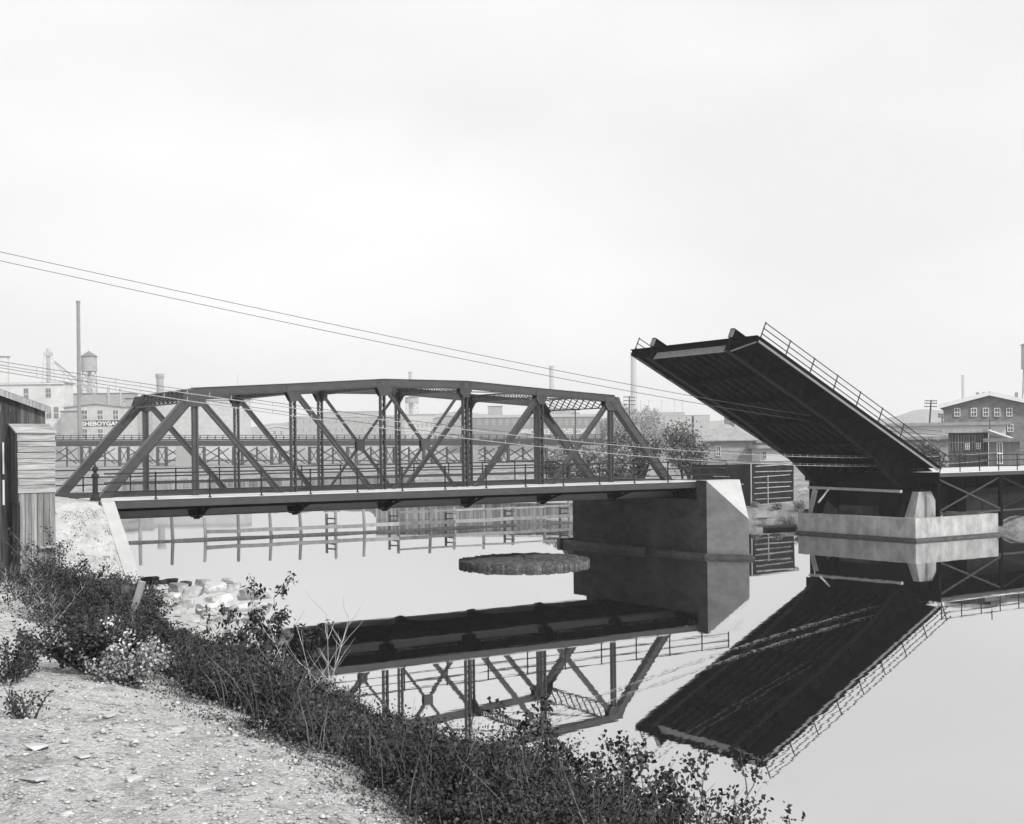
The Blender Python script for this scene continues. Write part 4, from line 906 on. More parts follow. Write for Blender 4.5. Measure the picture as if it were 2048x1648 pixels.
# chimneys, stacks
def stack(name, label, x, ytop, d, w0, w1, mt, group=None, band=False, zb=2.5):
    p = P(x, ytop, d); t = thing(name, label, 'chimney', (p.x, p.y, zb), group); s = DS(d) / FPX / 2
    b = MB(); h = p.z - zb; b.lathe((p.x, p.y, zb), [(w0 * s, 0), (w1 * s, h * .9), (w1 * s, h)], 20); b.build('shaft', M[mt], t)
    b = MB(); b.lathe((p.x, p.y, p.z - .06 * h if band else p.z - 1.2), [(w1 * s * 1.03, 0), (w1 * s * 1.28, .03 * h if band else .6), (w1 * s * 1.28, .06 * h + .05 if band else 1.25)], 20); b.build('cap', M[mt], t)
stack('smoke_stack', 'very tall thin dark iron stack in front of the lettered works', 156.5, 602, 312, 8, 7, 'steel_stack')
stack('brick_chimney', 'stout flared brick chimney above the left end of the truss', 320, 748, 420, 14, 13.5, 'brick_pale', band=True)
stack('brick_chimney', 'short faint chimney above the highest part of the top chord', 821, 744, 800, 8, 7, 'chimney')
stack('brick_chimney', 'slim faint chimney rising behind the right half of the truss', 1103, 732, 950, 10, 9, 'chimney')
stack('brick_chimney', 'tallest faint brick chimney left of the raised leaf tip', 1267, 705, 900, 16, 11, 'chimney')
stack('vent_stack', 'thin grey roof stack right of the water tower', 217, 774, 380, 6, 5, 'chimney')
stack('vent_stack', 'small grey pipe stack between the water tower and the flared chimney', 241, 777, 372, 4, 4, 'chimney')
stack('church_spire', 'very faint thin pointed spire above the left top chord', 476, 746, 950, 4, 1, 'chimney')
# left silo edge
stack('storage_silo', 'pale round silo cut off by the left edge above the warehouse', 2, 711, 345, 30, 30, 'white_wall')
# water towers
def wtower(label, x, d, yt, yb, ybase, hw, cone, lean):
    c = P(x, yb, d); t = thing('water_tower', label, 'water tower', (c.x, c.y, 3)); s = DS(d) / FPX
    top = P(x, yt, d).z; bot = c.z; r = hw * s
    b = MB(); b.lathe((c.x, c.y, bot), [(r * .97, 0), (r, .1), (r * .96, top - bot)], 24); b.build('tank', M['mid_wall'], t)
    b = MB(); b.lathe((c.x, c.y, top), [(r * 1.12, 0), (.15, cone * s), (.05, cone * s + .1), (.04, cone * s + (5 * s if cone > 5 else .2))], 24); b.build('tank_roof', M['roof_dark'], t)
    zb_ = P(x, ybase, d).z; rb = r * lean
    for i in range(4):
        a = math.pi / 4 + i * math.pi / 2 + .3; b = MB()
        p0 = (c.x + rb * math.cos(a), c.y + rb * math.sin(a), 3); p1 = (c.x + r * .85 * math.cos(a), c.y + r * .85 * math.sin(a), bot); b.beam(p0, p1, .45, .45, up=(1, 0, 0)); b.build('leg', M['mid_wall'], t)
    b = MB(); 
    for j in range(3):
        z0 = zb_ + (bot - zb_) * j / 3; z1 = zb_ + (bot - zb_) * (j + 1) / 3
        for i in range(4):
            def pp(k, z): f = (z - 3) / (bot - 3); rr = rb + (r * .85 - rb) * f; a = math.pi / 4 + k * math.pi / 2 + .3; return (c.x + rr * math.cos(a), c.y + rr * math.sin(a), z)
            b.beam(pp(i, z0), pp(i + 1, z1), .18, .18); b.beam(pp(i + 1, z0), pp(i, z1), .18, .18); b.beam(pp(i, z1), pp(i + 1, z1), .25, .25)
    b.build('bracing', M['mid_wall'], t)
    b = MB(); b.tube([(c.x, c.y, 3), (c.x, c.y, bot)], r * .22, 10); b.build('riser_pipe', M['grey_wall'], t)
    return t
wtower('wooden water tank with conical roof on braced legs beside the tall iron stack', 178.5, 392, 713, 743, 800, 15.5, 11, 1.5)
wtower('faint squat water tank on legs seen through the middle truss panels', 824, 800, 795, 806, 840, 14, 3, 1.0)
wtower('pale water tank cut off by the right edge above the brick mill', 2064, 310, 690, 738, 850, 20, 10, 1.3)
stack('brick_chimney', 'very faint chimney just left of the brick mill roof', 1926, 750, 950, 7, 5, 'chimney')
# lattice tower with conveyor
lt = thing('elevator_tower', 'pale lattice hoist tower with slanting conveyor on the warehouse roof', 'hoist tower', P(97, 800, 350))
b = MB(); 
def LT(x, y, k): return P(x, y, 350 + k * 4)
for k in (0, 1):
    for xa_, xb_ in ((84, 88), (111, 105)): b.beam(LT(xa_, 768, k), LT(xb_, 704, k), .3, .3, up=(1, 0, 0))
    for j in range(5):
        y0 = 765 - j * 12; b.beam(LT(85 + j * .8, y0, k), LT(109 - j * 1.1, y0 - 12, k), .15, .15, up=(0, 1, 0)); b.beam(LT(110 - j * 1.1, y0, k), LT(86 + j * .8, y0 - 12, k), .15, .15, up=(0, 1, 0))
b.build('tower_frame', M['grey_wall'], lt)
b = MB(); c = P(97, 730, 352); b.lathe((c.x, c.y, P(97, 768, 352).z), [(1.1, 0), (1.1, P(97, 697, 352).z - P(97, 768, 352).z)], 12); b.obox(c, RT, FW, 1.7, 1.7, P(97, 712, 352).z, P(97, 704, 352).z); b.build('hoist_leg', M['grey_wall'], lt)
b = MB(); b.beam(P(109, 722, 350), P(205, 800, 350), .5, .5); b.beam(P(109, 726, 350), P(155, 775, 350), .35, .35); b.beam(P(109, 724, 354), P(200, 800, 354), .4, .4); b.build('conveyor', M['mid_wall'], lt)
# far gantry with posts
fg = thing('far_gantry', 'faint line of tall posts and cross wires on the far works roof', 'gantry', P(1310, 830, 880))
for x in (1282, 1298, 1324, 1349, 1365):
    b = MB(); b.beam(P(x, 800, 880), P(x, 830, 880), .6, .6, up=(1, 0, 0)); b.build('post', M['chimney'], fg)
b = MB(); b.beam(P(1282, 802, 880), P(1365, 802, 880), .2, .2); b.beam(P(1305, 826, 880), P(1324, 801, 880), .2, .2); b.beam(P(1324, 801, 880), P(1346, 826, 880), .2, .2); b.build('cross_wire', M['chimney'], fg)

# ================================================================ POLES AND CABLES
def pole(label, x, yt, yb, d, arms, dx=0, wdt=4.0, armw=18):
    p1 = P(x, yt, d); p0 = P(x + dx, yb, d); t = thing('utility_pole', label, 'utility pole', (p0.x, p0.y, p0.z), 'utility poles')
    r = wdt * d / FPX / 2; b = MB(); b.tube([p0 + (p0 - p1).normalized() * .0, p1], r * 1.15, 8, r * .8); b.build('shaft', M['pole'], t)
    for ya in arms:
        b = MB(); f = (ya - yt) / (yb - yt); xx = x + dx * f; h = armw / 2
        b.beam(P(xx - h, ya, d - .3), P(xx + h, ya + .3, d - .3), .1, .05 + d * .0004); ao = b.build('cross_arm', M['pole'], t)
        b = MB()
        for q in (-.95, -.6, .6, .95): c = P(xx + h * q, ya - .6, d - .3); b.lathe((c.x, c.y, c.z), [(.07, 0), (.09, .12), (.05, .22)], 6)
        b.build('insulators', M['trim'], ao)
pole('double armed pole in front of the tannery lettering', 1151, 818, 930, 250, (820, 826), 0, 3, 18)
pole('three armed pole beside the tallest faint chimney', 1259, 792, 960, 210, (794, 801, 809), 0, 3, 24)
pole('leaning double armed pole beyond the leaf railing', 1862.5, 800, 880, 150, (801.5, 806.5, 813), -5, 3.5, 25)
pole('short double armed pole left of the brick mill', 1884.5, 828, 880, 170, (829.5, 834), 0, 2.5, 15)
pole('stout dark pole left of the brick cottage roof', 1386, 832, 985, 135, (), 0, 5)
pole('short post with pot head beside the board shack', 1980, 836, 930, 116, (), 0, 3)
def cable(label, pix, dA, dB, r, gap=0, tie=0, matn='wire', tiemat='wire_pale'):
    """a cable hung on a straight plan line between two distances; its sag fitted to the photograph"""
    A = P(pix[0][0], pix[0][1], dA); B = P(pix[-1][0], pix[-1][1], dB); AB = Vector((B.x - A.x, B.y - A.y, 0)); ss = []; zs = []
    nrm = Vector((-AB.y, AB.x, 0))
    for x, y in pix:
        r_ = ray(x, y); t_ = (Vector((A.x, A.y, 0)) - Vector((CAM.x, CAM.y, 0))).dot(nrm) / Vector((r_.x, r_.y, 0)).dot(nrm); p = CAM + r_ * t_
        ss.append(Vector((p.x - A.x, p.y - A.y, 0)).dot(AB) / AB.length_squared); zs.append(p.z)
    co_ = np.polyfit(ss, zs, 2 if len(pix) > 3 else min(2, len(pix) - 1))
    t = thing('cable', label, 'cable', A, 'cables strung across the view')
    pts = [Vector((A.x, A.y, 0)) + AB * q + Vector((0, 0, float(np.polyval(co_, q)))) for q in np.linspace(0, 1, 60)]
    b = MB(); m_ = len(pts) - 1
    for i in range(0, m_): 
        d0 = (pts[i] - CAM).dot(FW); d1 = (pts[i + 1] - CAM).dot(FW); b.tube([pts[i], pts[i + 1]], r * max(.5, d0 / 70), 5, r * max(.5, d1 / 70), cap=False)
    b.build('messenger_wire', M[matn], t)
    if gap:
        b = MB(); pts2 = [p - Vector((0, 0, gap)) for p in pts]
        b.tube(pts2, r * 1.2, 5); b.build('hung_cable', M[tiemat], t)
        k = 96; h0 = None
        for i in range(k + 1):
            q = i / k; p = Vector((0, 0, float(np.polyval(co_, q)) - A.z)) + AB * q
            if h0 is None:
                b = MB(); b.beam(A + Vector((0, 0, .03)), A - Vector((.04, .04, gap + .03)), r * 1.4, r * 1.4, up=(1, 0, 0)); h0 = b.build('cable_hanger', M[tiemat], t); h = h0
            else: h = h0.copy(); COL.objects.link(h); h.parent = t
            h.location = p
cable('upper of the two thin wires sweeping down from the top left', [(-60, 488), (500, 606), (780, 676), (1220, 771), (1640, 829), (1990, 868)], 34, 150, .017)
cable('lower of the two thin wires sweeping down from the top left', [(-60, 502), (500, 627), (780, 692), (1220, 783), (1640, 840), (1990, 874)], 34, 150, .017)
cable('upper heavy messenger cable with small hangers crossing the truss', [(-40, 714), (250, 757), (520, 804), (700, 829), (1220, 887), (1558, 907), (1800, 909), (2048, 898)], 44, 120, .016, .13, .95)
cable('lower heavy messenger cable with small hangers crossing the truss', [(-40, 724), (250, 774), (520, 819), (700, 845), (1220, 906), (1558, 924), (1800, 925), (2048, 912)], 44, 120, .016, .13, .95)

# ================================================================ VEGETATION
def leaf_arrays(P_, size, aspect=2.2, droop=0.0, r=rng):
    n = len(P_); s = np.asarray(size) * r.uniform(.6, 1.35, n)
    a = r.normal(size=(n, 3)); a[:, 2] -= droop; a /= np.linalg.norm(a, axis=1)[:, None]
    b = r.normal(size=(n, 3)); b -= (b * a).sum(1)[:, None] * a; b /= np.linalg.norm(b, axis=1)[:, None]
    c = np.cross(a, b)
    tip = P_ + a * (s * 1.0)[:, None]; m_ = P_ + a * (s * .45)[:, None]; wv = b * (s / aspect)[:, None]; fold = c * (s * .12)[:, None]
    v = np.stack([P_, m_ + wv + fold, tip, m_ - wv + fold], 1).reshape(-1, 3)
    return v
def mesh_quads(name, v, mat_, parent=None, loc=None, tone=None):
    o_ = np.array(rootloc(parent) if parent else (loc if loc is not None else (0, 0, 0)), float)
    me = bpy.data.meshes.new(name); n = len(v) // 4; me.vertices.add(n * 4); me.vertices.foreach_set('co', (v - o_).ravel().astype(np.float32))
    me.loops.add(n * 4); me.loops.foreach_set('vertex_index', np.arange(n * 4, dtype=np.int32)); me.polygons.add(n); me.polygons.foreach_set('loop_start', np.arange(0, n * 4, 4, dtype=np.int32))
    me.update(calc_edges=True)
    at = me.attributes.new('tone', 'FLOAT', 'FACE'); at.data.foreach_set('value', (rng.random(n) if tone is None else tone).astype(np.float32))
    me.materials.append(mat_); return link_mesh(name, me, None, parent, loc if not parent else None)
def plant_paths(base, height, nst, spread, r=random, curl=.25, nseg=5):
    out = []
    for i in range(nst):
        a = r.uniform(0, 2 * math.pi); ln = height * r.uniform(.65, 1.05); tilt = spread * r.uniform(.2, 1)
        p = Vector(base) + Vector((r.uniform(-.06, .06), r.uniform(-.06, .06), -.05)); d = Vector((math.cos(a) * tilt, math.sin(a) * tilt, 1)).normalized(); pts = [p.copy()]
        for k in range(nseg):
            d = (d + Vector((math.cos(a), math.sin(a), 0)) * curl * .18 + Vector((r.uniform(-.1, .1), r.uniform(-.1, .1), -.02))).normalized(); p = p + d * ln / nseg; pts.append(p.copy())
        out.append(pts)
    return out
def stems_to(mb, paths, r0, n=3):
    for pts in paths: mb.tube(pts, r0, n, r0 * .3, cap=False)
def leaves_on(paths, per, jit, lo=.25):
    out = []
    for pts in paths:
        A = np.array([tuple(p) for p in pts]); n = len(A) - 1; t = lo + (1 - lo) * rng.random(per) ** .75; t = t * n; i = np.minimum(t.astype(int), n - 1); f = (t - i)[:, None]
        out.append(A[i] * (1 - f) + A[i + 1] * f + rng.normal(size=(per, 3)) * jit)
    return np.concatenate(out)
YT = np.array([(-400, 1140), (0, 1134), (40, 1128), (90, 1128), (150, 1142), (200, 1140), (250, 1148), (285, 1168), (310, 1222), (350, 1262), (420, 1290), (480, 1298), (530, 1304), (590, 1325), (640, 1370), (700, 1405), (760, 1425), (850, 1450), (930, 1455), (1000, 1455), (1090, 1475), (1160, 1510), (1240, 1525), (1330, 1575), (1400, 1600), (1430, 1650), (1600, 1690), (3000, 1800)], float)
def ytop(x): return float(np.interp(x, YT[:, 0], YT[:, 1]))
CREST = np.array([(3.2, -2), (.9, 3), (-.45, 5.9), (-1.6, 8.2), (-2.75, 10.4), (-5.0, 14.7), (-9.0, 22.7), (-13, 31)], float)
def crest_u(d): return float(np.interp(d, CREST[:, 1], CREST[:, 0]))
WL = np.array([(-5, 8), (3, 6.5), (9, 5), (15, 3), (21, .3), (28, -3), (36, -5.8), (44.5, -8.5), (51, -11.5), (57.5, -16), (63, -20)], float)
def water_u(d): return float(np.interp(d, WL[:, 0], WL[:, 1]))
stem_mb = MB(); LV = []; r2 = random.Random(11); cnt = 0
for it in range(5200):
    d = 4.2 + (46 - 4.2) * r2.random() ** 1.35
    u0, u1 = crest_u(d) + .15, water_u(d) - .1
    if d > 22.5: u0 = -20
    u = r2.uniform(u0, u1)
    if u > u1 or u < u0: continue
    if u > 8: continue
    z = float(bank_z(u, d)); 
    if z < .05: continue
    p = UD(u, d, z); sx, sy = proj(p)
    if sx < -120 or sx > 1405 or (h0r := r2.random()) < (.35 if vnoise(np.array(u * 1.6 + 10), np.array(d * .9 + 10), 61) < -.12 else 0): continue
    if d > 30 and u > -9.5 - (d - 30) * .2 and r2.random() < .5: continue
    # available height up to the skyline of the thicket
    yt = ytop(sx) + 12 * math.sin(sx * .045) + 8 * math.sin(sx * .13 + 1)
    zt = CAM.z - (yt - (PY - (sx - PX) * .011)) / FPX * d
    hmax = zt - z; h = r2.uniform(.4, 1.2) * (1.15 if d < 25 else 1.0) * (.75 + .9 * float(vnoise(np.array(u * .9 + 40), np.array(d * .55 + 40), 21) + .5))
    if r2.random() < .22: h = max(h, min(2.3, hmax * r2.uniform(.75, 1.02)))
    h = min(h, hmax * r2.uniform(.85, 1.08))
    edge = u - u0
    if d < 22.5 and edge < 1.0: h = min(h, .12 + edge * .75)
    if h < .14: continue
    if h > .7 and d < 9: h *= .95
    paths = plant_paths(p, h, 3 if d > 22 else 5, .32, r2); stems_to(stem_mb, paths, .0035 + .00035 * d); cnt += 1
    per = int((38 if d > 22 else 70 if d > 12 else 105) * min(1.5, .4 + h)); kind = vnoise(np.array(u * .7 + 80), np.array(d * .5 + 80), 51) + r2.uniform(-.25, .25)
    if kind > .05: LV.append(leaf_arrays(leaves_on(paths, per, .02 + .025 * h, .1), (.03 + .002 * d) * r2.uniform(.8, 1.3), 6.5, .8))
    elif kind > -.2: LV.append(leaf_arrays(leaves_on(paths, per, .03 + .035 * h, .1), .0155 + .0014 * d, 2.9, .3))
    else: LV.append(leaf_arrays(leaves_on(paths, int(per * 1.3), .02 + .03 * h, .2), .010 + .0012 * d, 2.0, -.4))
print('thicket plants', cnt, 'leaves', sum(len(a) for a in LV) // 4)
# leaf litter and dry tufts along the path edge and on the sandy slope
ln_ = 16000; ld = 4.6 + 19 * rng.random(ln_) ** 1.5; lu = np.array([crest_u(q) for q in ld]) + rng.normal(size=ln_) * (.07 + .016 * ld) + .06; lp = np.stack([CAM.x + RT.x * lu + FW.x * ld, CAM.y + RT.y * lu + FW.y * ld, bank_z(lu, ld) + .012 + .05 * rng.random(ln_) ** 3], -1)
sx_ = rng.uniform(-9, -.2, 5200); sy_ = -2.9 - 4.8 * rng.random(5200); cl_ = vnoise(sx_ * 1.3 + 60, sy_ * 2.2 + 60, 44) > .02; sx_ = sx_[cl_]; sy_ = sy_[cl_]
qu = (sx_ - CAM.x) * RT.x + (sy_ - CAM.y) * RT.y; qd = (sx_ - CAM.x) * FW.x + (sy_ - CAM.y) * FW.y; lp2 = np.stack([sx_, sy_, bank_z(qu, qd) + .02], -1)
ol = mesh_quads('leaf_litter', np.concatenate([leaf_arrays(lp, .006 + .0016 * ld, 2.4), leaf_arrays(lp2, .07, 3)]), M['litter'], None, UD(-3, 10, 5)); tag(ol, 'dead leaves and dry tufts littering the path edge and the sandy slope', 'litter', kind='stuff')
# tall dry grass standing through the brush
GB = []; r3 = np.random.default_rng(5); cl = float
for it in range(8000):
    d = 5 + 34 * r3.random() ** 1.3; u = r3.uniform(crest_u(d) + .1 if d < 22.5 else -15, water_u(d) - .1)
    if vnoise(np.array(u * .8 + 30), np.array(d * .4 + 30), 31) < -.02: continue
    z = float(bank_z(u, d))
    if z < .1: continue
    p = UD(u, d, z); sx, sy = proj(p)
    if sx < -50 or sx > 1380: continue
    hmax = CAM.z - (ytop(sx) - (PY - (sx - PX) * .011)) / FPX * d - z; h = min(r3.uniform(.35, 1.2), hmax * r3.uniform(.8, 1.1)); edge = u - (crest_u(d) if d < 22.5 else -20); h = min(h, .2 + edge * .8)
    if h < .25: continue
    a = r3.uniform(0, 6.283); wv = np.array([math.cos(a), math.sin(a), 0]) * (.0015 + .0003 * d); ln = np.array([r3.normal() * .34, r3.normal() * .34, 0]) * h; b0 = np.array(p)
    m1 = b0 + ln * .35 + [0, 0, h * .55]; m2 = b0 + ln + [0, 0, h]
    GB += [b0 - wv, b0 + wv, m1 + wv * .8, m1 - wv * .8, m1 - wv * .8, m1 + wv * .8, m2 + wv * .2, m2 - wv * .2]
gt = np.repeat(r3.random(len(GB) // 8), 2); og = mesh_quads('dry_grass', np.array(GB), M['grass'], None, UD(-3, 16, 3), gt); tag(og, 'tall dry grass blades standing through the dark brush on the bank', 'grass', kind='stuff')
tk = thing('thicket', 'dense dark mass of leafy brush covering the near bank down to the water', 'undergrowth', UD(-3, 18, 3)); tk['kind'] = 'stuff'
o_ = mesh_quads('leaves', np.concatenate(LV), M['foliage'], tk); o_['kind'] = 'stuff'
o_ = stem_mb.build('stems', M['twig'], tk); o_['kind'] = 'stuff'

def shrub(name, label, x, ybase, d, h, nst, per, leafsize, aspect=2.1, spread=.5, lmat='foliage', smat='twig', r0=.012, droop=0, seed=1, branch=True, zforce=None, lo=.2, group=None, cat='shrub'):
    p = P(x, ybase, d); u, dd = toud(p); z = float(bank_z(u, dd)) if zforce is None else zforce; p.z = z
    t = thing(name, label, cat, p, group); r = random.Random(seed); paths = plant_paths(p, h, nst, spread, r); allp = list(paths)
    if branch:
        for pts in paths:
            for k in range(2, len(pts)):
                for _ in range(2):
                    a = r.uniform(0, 6.28); L_ = h * r.uniform(.12, .3); q = pts[k].copy(); dr = (Vector((math.cos(a), math.sin(a), .9))).normalized(); br_ = [q.copy()]
                    for _k in range(3): dr = (dr + Vector((r.uniform(-.2, .2), r.uniform(-.2, .2), .1))).normalized(); q = q + dr * L_ / 3; br_.append(q.copy())
                    allp.append(br_)
    sm = MB(); stems_to(sm, paths, r0, 5); stems_to(sm, allp[len(paths):], r0 * .45, 4); sm.build('stems', M[smat], t)
    if per: mesh_quads('foliage', leaf_arrays(leaves_on(allp, per, .02 + .012 * h, lo), leafsize, aspect, droop), M[lmat], t)
    return t
shrub('twiggy_shrub', 'bare forked shrub with pale branches at the water edge left of the centre', 640, 1500, 13.5, 1.6, 6, 0, .03, r0=.008, smat='twig_pale', seed=3, spread=.55)
shrub('twiggy_shrub', 'smaller bare pale twig shrub leaning left in the dark thicket below the boulders', 575, 1480, 12, 1.0, 4, 0, .03, r0=.006, smat='twig_pale', seed=5, spread=.6)
shrub('willow_shrub', 'long leaved drooping shrub standing up against the boulders at the water edge', 545, 1330, 17.5, 1.75, 8, 26, .085, 4.5, .4, droop=1.2, seed=8, lo=.45)
shrub('willow_shrub', 'long leaved drooping shrub left of its taller twin against the boulders', 475, 1320, 19, 1.3, 6, 20, .08, 4.5, .4, droop=1.2, seed=9, lo=.5)
shrub('flowering_weed', 'bushy weed with pale seed heads on the path edge at the left', 190, 1372, 10.6, .62, 22, 30, .028, 2.0, 1.5, seed=12, lo=.3)
shrub('flowering_weed', 'lower weed with pale flecked leaves right of the bushier one on the path edge', 262, 1378, 10.4, .42, 18, 24, .025, 2.0, 1.4, lmat='foliage_pale', seed=14)
shrub('flower_heads', 'pale seed heads scattered through the bushy weed on the path edge', 205, 1366, 10.55, .5, 18, 12, .021, 1.4, 1.5, lmat='flower', seed=13, lo=.5, cat='weed')
shrub('path_weed', 'upright leafy weed growing on the path at the left edge of the picture', 32, 1395, 10.0, .42, 8, 12, .026, 2.2, .5, seed=21, cat='weed')
shrub('path_weed', 'small sprawling weed on the path at the left edge behind the upright one', 8, 1400, 9.6, .28, 8, 9, .022, 2.2, .9, seed=22, cat='weed')
shrub('path_weed', 'thin dry sprig on the stony path below the left edge weeds', 45, 1490, 7.6, .22, 7, 6, .02, 3, .6, seed=23, cat='weed')
shrub('bank_bush', 'tall loose bush in front of the plank closet', 85, 1200, 23, 1.35, 10, 10, .04, 2.2, .5, seed=31, lo=.4)
shrub('bank_bush', 'leafy bush right of the plank closet against the sandy slope', 150, 1200, 22, .85, 12, 14, .04, 2.2, .55, seed=32, lo=.4)
shrub('bank_bush', 'bush at the foot of the wing wall beside the broken post', 235, 1210, 23, .7, 12, 14, .04, 2.2, .55, seed=33, lo=.4)
shrub('pale_stemmed_bush', 'bush with fanning pale stems on the path edge below the sandy slope', 104, 1225, 17.5, .8, 12, 8, .035, 2.2, .7, r0=.006, smat='twig_pale', seed=34, lo=.6)
shrub('pale_stemmed_bush', 'bush with pale stems rising left of its twin below the plank closet', 50, 1190, 18.5, .7, 12, 8, .035, 2.2, .8, r0=.006, smat='twig_pale', seed=35, lo=.6)
for i, (x, yt, d, nm) in enumerate(((1290, 1540, 8.2, 'leafy plant standing highest at the right end of the thicket'), (1365, 1560, 8.0, 'leafy plant at the lower right end of the thicket with dark round leaves'), (1180, 1490, 8.6, 'leafy plant rising over the bridge reflection at the bottom'), (1050, 1452, 9.0, 'leafy plant in front of the reflected truss at the bottom centre'), (1410, 1590, 7.8, 'outermost leafy plant at the bottom right of the thicket'))):
    base = P(x, 1660, d); u, dd = toud(base); z = float(bank_z(u, dd)); topz = P(x, yt, d).z
    shrub('tall_weed', nm, x, 1660, d, max(.7, topz - z), 6, 34, .032, 1.9, .22, seed=40 + i, lo=.35, cat='weed')
for i, (x, yt, d, nm) in enumerate(((1320, 1510, 8.5, 'thin bare seedling stalk silhouetted on the water right of the thicket'), (1485, 1585, 7.5, 'faint bare feathery stalk near the bottom edge'), (1413, 1510, 8.2, 'bare feathery stalk just left of the reflected leaf tip'))):
    base = P(x, 1660, d); u, dd = toud(base); z = float(bank_z(u, dd)); topz = P(x, yt, d).z
    shrub('bare_stalk', nm, x, 1660, d, max(.7, topz - z), 2, 0, .05, 1.7, .12, seed=50 + i, smat='twig', r0=.009, cat='weed')
for i, (x, nm) in enumerate(((1545, 'dark rosette topped weed at the bottom edge, left of two others'), (1585, 'dark spiky weed head in the middle of three at the bottom edge'), (1620, 'dark spiky weed head, rightmost at the bottom edge'))):
    d = 7.0; base = P(x, 1690, d); u, dd = toud(base); z = float(bank_z(u, dd)); topz = P(x, 1612, d).z
    shrub('rosette_weed', nm, x, 1690, d, max(.5, topz - z) * 1.2, 3, 70, .036, 3.2, .05, seed=60 + i, lo=.8, cat='weed', branch=False)

def tree(label, x, ybase, ytop_, d, wpx, seed, dens=1.0, mt='foliage_mid', zb=1.8, name='tree', group='trees on the far bank', leaf=.22, multi=3):
    r = random.Random(seed); base = P(x, ybase, d); base.z = zb; H = P(x, ytop_, d).z - zb; Rr = wpx * DS(d) / FPX / 2
    t = thing(name, label, 'tree', base, group); tm = MB(); tips = []
    def grow(p, dr, L_, rad, lev):
        pts = [p.copy()]; q = p.copy(); dd = dr.copy()
        for k in range(4): dd = (dd + Vector((r.uniform(-.16, .16), r.uniform(-.16, .16), r.uniform(-.02, .12)))).normalized(); q = q + dd * L_ / 4; pts.append(q.copy())
        tm.tube(pts, rad, 6 if lev < 2 else 4, rad * .55, cap=False)
        if lev >= 3: tips.extend(pts[1:]); return
        if lev == 2: tips.extend(pts[2:])
        for k in range(4 if lev else 5):
            a = r.uniform(0, 6.28); sp = r.uniform(.5, 1.0); nd = (dd * .75 + Vector((math.cos(a) * sp, math.sin(a) * sp, r.uniform(.0, .5)))).normalized()
            grow(pts[r.randint(2, 4)], nd, L_ * r.uniform(.55, .75), rad * .5, lev + 1)
    for k in range(multi):
        a = r.uniform(0, 6.28); grow(base + Vector((r.uniform(-.3, .3), r.uniform(-.3, .3), -.2)), Vector((math.cos(a) * .35, math.sin(a) * .35, 1)).normalized(), H * .42, H * .03, 0)
    T_ = np.array([tuple(p) for p in tips]); c = np.array([base.x, base.y, zb + H * .58]); 
    sc = np.array([Rr, Rr, H * .45]) / (np.abs(T_ - c).max(0) * .92 + 1e-6); T2 = c + (T_ - c) * np.minimum(sc, 1.4)
    tm.v = [tuple(v) for v in (np.where(np.array(tm.v)[:, 2:3] > zb + H * .1, c + (np.array(tm.v) - c) * np.minimum(sc, 1.4), np.array(tm.v)))]
    tm.build('trunk', M['bark'], t)
    n = int(12 * dens); pos = np.repeat(T2, n, 0) + rng.normal(size=(len(T2) * n, 3)) * (.055 * H); keep = pos[:, 2] > zb + .3; pos = pos[keep]
    mesh_quads('crown', leaf_arrays(pos, leaf, 1.9), M[mt], t)
tree('tall rounded leafy tree behind the right end post of the truss', 1275, 995, 842, 135, 108, 3, .8)
tree('loose open crowned tree left of the brick cottage', 1368, 995, 853, 132, 95, 5, .7)
tree('low wide tree at the foot of the right end post', 1215, 1000, 890, 128, 70, 7, .8)
tree('small dark round bush tree on the slope seen through the truss', 1128, 985, 902, 170, 80, 9, 1.0, leaf=.25)
tree('low bushy tree behind the truss railing near the pier', 1170, 1000, 932, 130, 70, 11, .8)
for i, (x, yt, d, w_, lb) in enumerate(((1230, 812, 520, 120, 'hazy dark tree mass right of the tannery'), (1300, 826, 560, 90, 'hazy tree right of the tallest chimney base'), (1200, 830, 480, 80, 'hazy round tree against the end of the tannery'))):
    tree(lb, x, 900, yt, d, w_, 20 + i, 1.4, zb=2.5, leaf=1.6, mt='foliage_pale', multi=2, group='hazy trees by the tannery')  # pale leaves put the distance haze into the crown colour
tree('small leafy tree behind the foot of the leaf railing', 1850, 935, 880, 125, 55, 31, .8, zb=2.5)
# weeds on the debris bank
for i, (x, y, d, h) in enumerate(((1575, 1036, 113, 1.3), (1600, 1030, 114, 1.0), (1555, 1030, 116, .8), (1510, 1020, 117, .6))):
    u, dd = toud(P(x, y, d)); z = float(far_z(np.array(u), np.array(dd))); p = UD(u, dd, z); t = thing('bank_weeds', ['largest clump of weeds', 'second clump of weeds', 'third clump of weeds', 'smallest clump of weeds'][i] + ' on the littered bank between the pier and the bascule pier', 'weeds', p, 'weeds on the littered bank')
    paths = plant_paths(p, h, 26, 1.0, random.Random(i)); sm = MB(); stems_to(sm, paths, .02); sm.build('stems', M['twig'], t); mesh_quads('foliage', leaf_arrays(leaves_on(paths, 20, .1), .14, 3), M['foliage_mid'], t)
# driftwood / planks on the far right bank
rd = random.Random(9); dw = []
for i in range(14):
    x = rd.uniform(1500, 1622); y = rd.uniform(1012, 1044); p = PG(x, y, 1.2); u, dd = toud(p); z = float(far_z(np.array(u), np.array(dd))) + .1; a = rd.uniform(-.5, .5); L_ = rd.uniform(.8, 2.2)
    v = RT * math.cos(a) + FW * math.sin(a); b = MB(); p = UD(u, dd, z); b.beam(p - v * L_ / 2, p + v * L_ / 2 + Vector((0, 0, rd.uniform(-.1, .3))), .16, .06)
    tag(b.build('driftwood_plank', M['batten'] if i % 2 else M['timber'], loc=p), 'weathered plank lying among litter on the bank right of the concrete pier', 'plank', 'driftwood planks on the littered bank')

